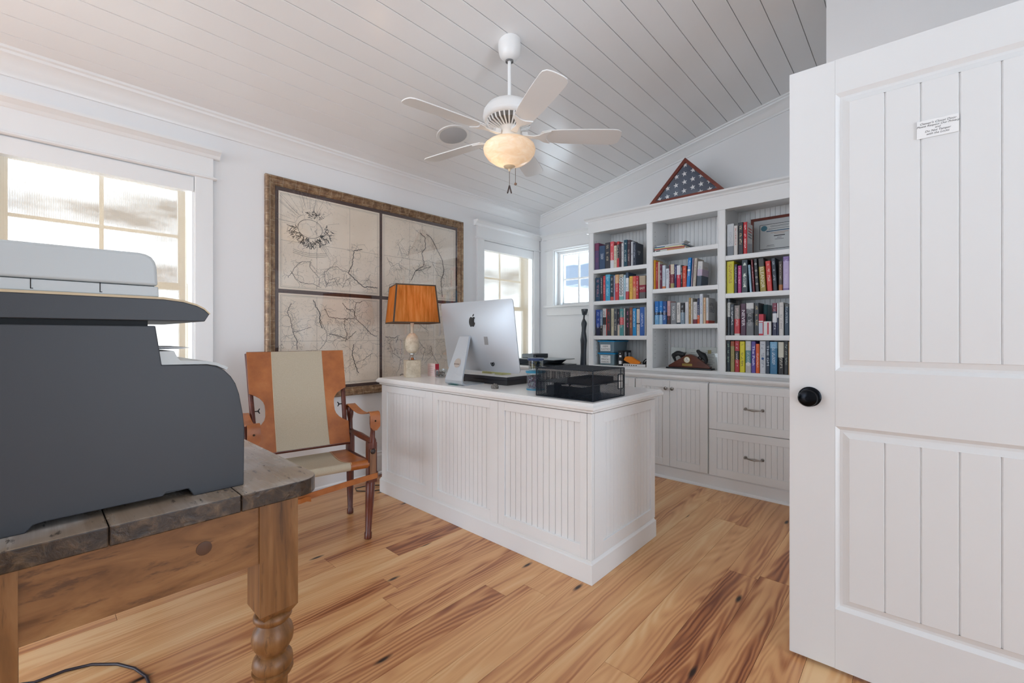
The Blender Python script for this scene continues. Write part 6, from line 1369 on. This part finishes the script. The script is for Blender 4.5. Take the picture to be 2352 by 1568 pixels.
TEAL = simple('teal_lid', '#2f86a6', .35); NAVY = simple('navy_lid', '#2b3f66', .35)
def jar(lab, loc, r_, h, lidm, lidh, seed, ccol, base=None):
    j = thing('plastic_jar', lab, 'jar', loc, 0, 'stacked jars beside the wire organizer')
    MB().lathe([(0, .002), (r_-.003, .002), (r_, .006), (r_, h-.004), (r_-.002, h-.004), (r_-.002, .006), (0, .005)], 28).build('jar_wall', CLEAR, j, smooth=40)
    if base: MB().lathe([(0, 0), (r_+.001, 0), (r_+.001, .006), (0, .0055)], 28).build('foot_ring', base, j, smooth=40)
    MB().lathe([(0, h-.003), (r_+.004, h-.003), (r_+.005, h), (r_+.005, h+lidh-.002), (r_+.002, h+lidh), (0, h+lidh)], 28).build('lid', lidm, j, smooth=40)
    o = clips(170, r_-.006, h*.62, seed, .008, .015, .0013).build('contents', simple('jar_'+ccol, ccol, .5), j); o['kind'] = 'stuff'; 
    o = clips(70, r_-.006, h*.6, seed+9, .008, .014, .0014).build('contents', simple('jar_mix'+ccol, ('#b9c4cf', '#8f8a40')[seed % 2], .5), j); o['kind'] = 'stuff'; return j
jx, jy = -1.585, 1.935
jar('lower clear jar of purple and white pins with teal lid on the desk', (jx, jy, DZ), .052, .098, TEAL, .010, 20, '#6d4a72', TEAL)
jar('upper clear jar of dark clips with navy lid, stacked on the teal-lidded jar', (jx, jy, DZ+.1082), .042, .060, NAVY, .010, 31, '#2f3a44')

# black wire-mesh drawer organizer
og = thing('mesh_organizer', 'black wire-mesh desk organizer with drawers on the desk corner', 'organizer', (-1.258, 1.893, DZ))
ox, oy, oh = .167, .148, .142
MESHM = simple('mesh_black', '#1a222c', .35, .5)
def wires(w_, h, pitch, put, wr=.0010, hole=None):
    b_ = MB()
    for sgn in (1, -1):
        c = -h if sgn > 0 else 0
        k = c
        while k < (w_ if sgn > 0 else w_+h):
            # line u = k + sgn*v clipped to the panel
            segs = []
            v0 = max(0, (-k)/sgn if sgn > 0 else (k-w_)); v1 = min(h, (w_-k) if sgn > 0 else k)
            if v1-v0 > .004:
                segs = [(v0, v1)]
                if hole:
                    u0h, u1h, v0h, v1h = hole; out = []
                    a, c2 = sorted(((u0h-k)*sgn, (u1h-k)*sgn)); a = max(a, v0h); c2 = min(c2, v1h)
                    if a < c2 and not (c2 <= v0 or a >= v1):
                        if a > v0: out.append((v0, a))
                        if c2 < v1: out.append((c2, v1))
                        segs = out
                for (a, c2) in segs: b_.tube([put(k+sgn*a, a), put(k+sgn*c2, c2)], wr, 4)
            k += pitch*1.414
    return b_
def rail(pts, r_=.0024, closed=False): return MB().tube(pts, r_, 8, closed)
def addmesh(nm, *a, **kw):
    o = wires(*a, **kw).build(nm, MESHM, og); o['kind'] = 'stuff'; return o
addmesh('rear_mesh', 2*ox, oh, .0056, lambda u, v: (-ox+u, -oy, v))
addmesh('side_mesh', 2*oy, oh, .0056, lambda u, v: (ox, -oy+u, v), hole=(.232, .282, .040, .112))
addmesh('side_mesh', 2*oy, oh, .0060, lambda u, v: (-ox, -oy+u, v))
addmesh('top_mesh', 2*ox, 2*oy, .0056, lambda u, v: (-ox+u, -oy+v, oh))
for nm, pts in (('frame_wire', [(-ox, -oy, 0.002), (ox, -oy, 0.002), (ox, oy, 0.002), (-ox, oy, 0.002)]), ('frame_wire', [(-ox, -oy, oh), (ox, -oy, oh), (ox, oy, oh), (-ox, oy, oh)])): rail(pts, .0026, True).build(nm, MESHM, og)
for x, y in ((-ox, -oy), (ox, -oy), (ox, oy), (-ox, oy)): rail([(x, y, .002), (x, y, oh)], .0026).build('frame_wire', MESHM, og)
hp_ = [(ox+.001, -oy+u, v) for u, v in arc(.238, .046, .006, 180, 270, 4)+arc(.276, .046, .006, 270, 360, 4)+arc(.276, .106, .006, 0, 90, 4)+arc(.238, .106, .006, 90, 180, 4)]
rail(hp_, .0028, True).build('handle_ring', MESHM, og)
rail([(ox+.0015, -oy+.258, .004), (ox+.0015, -oy+.258, oh)], .002).build('frame_wire', MESHM, og)
MB().box(-ox+.004, ox-.004, -oy+.004, oy-.004, .003, .005).build('drawer_floor', MESHM, og)
MB().box(-ox+.004, ox-.004, -oy+.004, oy-.004, .074, .0755).build('drawer_floor', MESHM, og)
for x in (-.06, .03): MB().box(x, x+.002, -oy+.005, oy-.01, .006, .072).build('drawer_side', MESHM, og)
MB().box(.02, ox-.012, -oy+.008, .06, .0765, .104).build('dark_tray', simple('tray_brown', '#3a3433', .6), og)
for i, (x0, x1, z) in enumerate(((-.02, .11, .062), (.0, .12, .066), (-.03, .09, .058))): MB().box(x0, x1, -oy+.012+.01*i, .07, z, z+.003).build('paper_and_glare', PAPER, og)
MB().box(-.14, -.05, -.10, .06, .008, .05).build('dark_tray', simple('tray_dark', '#2b2f35', .6), og)

MB().box(-ox+.006, ox-.05, -oy+.006, oy-.02, oh-.012, oh-.003).build('paper_and_glare', PAPER, og)  # white slab stands in for the bright reflection on the mesh top
# cable on the floor between chair and desk
tag(MB().tube([(-2.88, 1.90, .004), (-2.95, 1.80, .004), (-3.02, 1.72, .004), (-3.04, 1.62, .004), (-2.98, 1.60, .004), (-2.90, 1.66, .004), (-2.86, 1.76, .004)], .003, 6).build('floor_cable', simple('black_cord', '#141414', .5), smooth=50), 'thin black cable on the floor at the left end of the desk', 'cable')
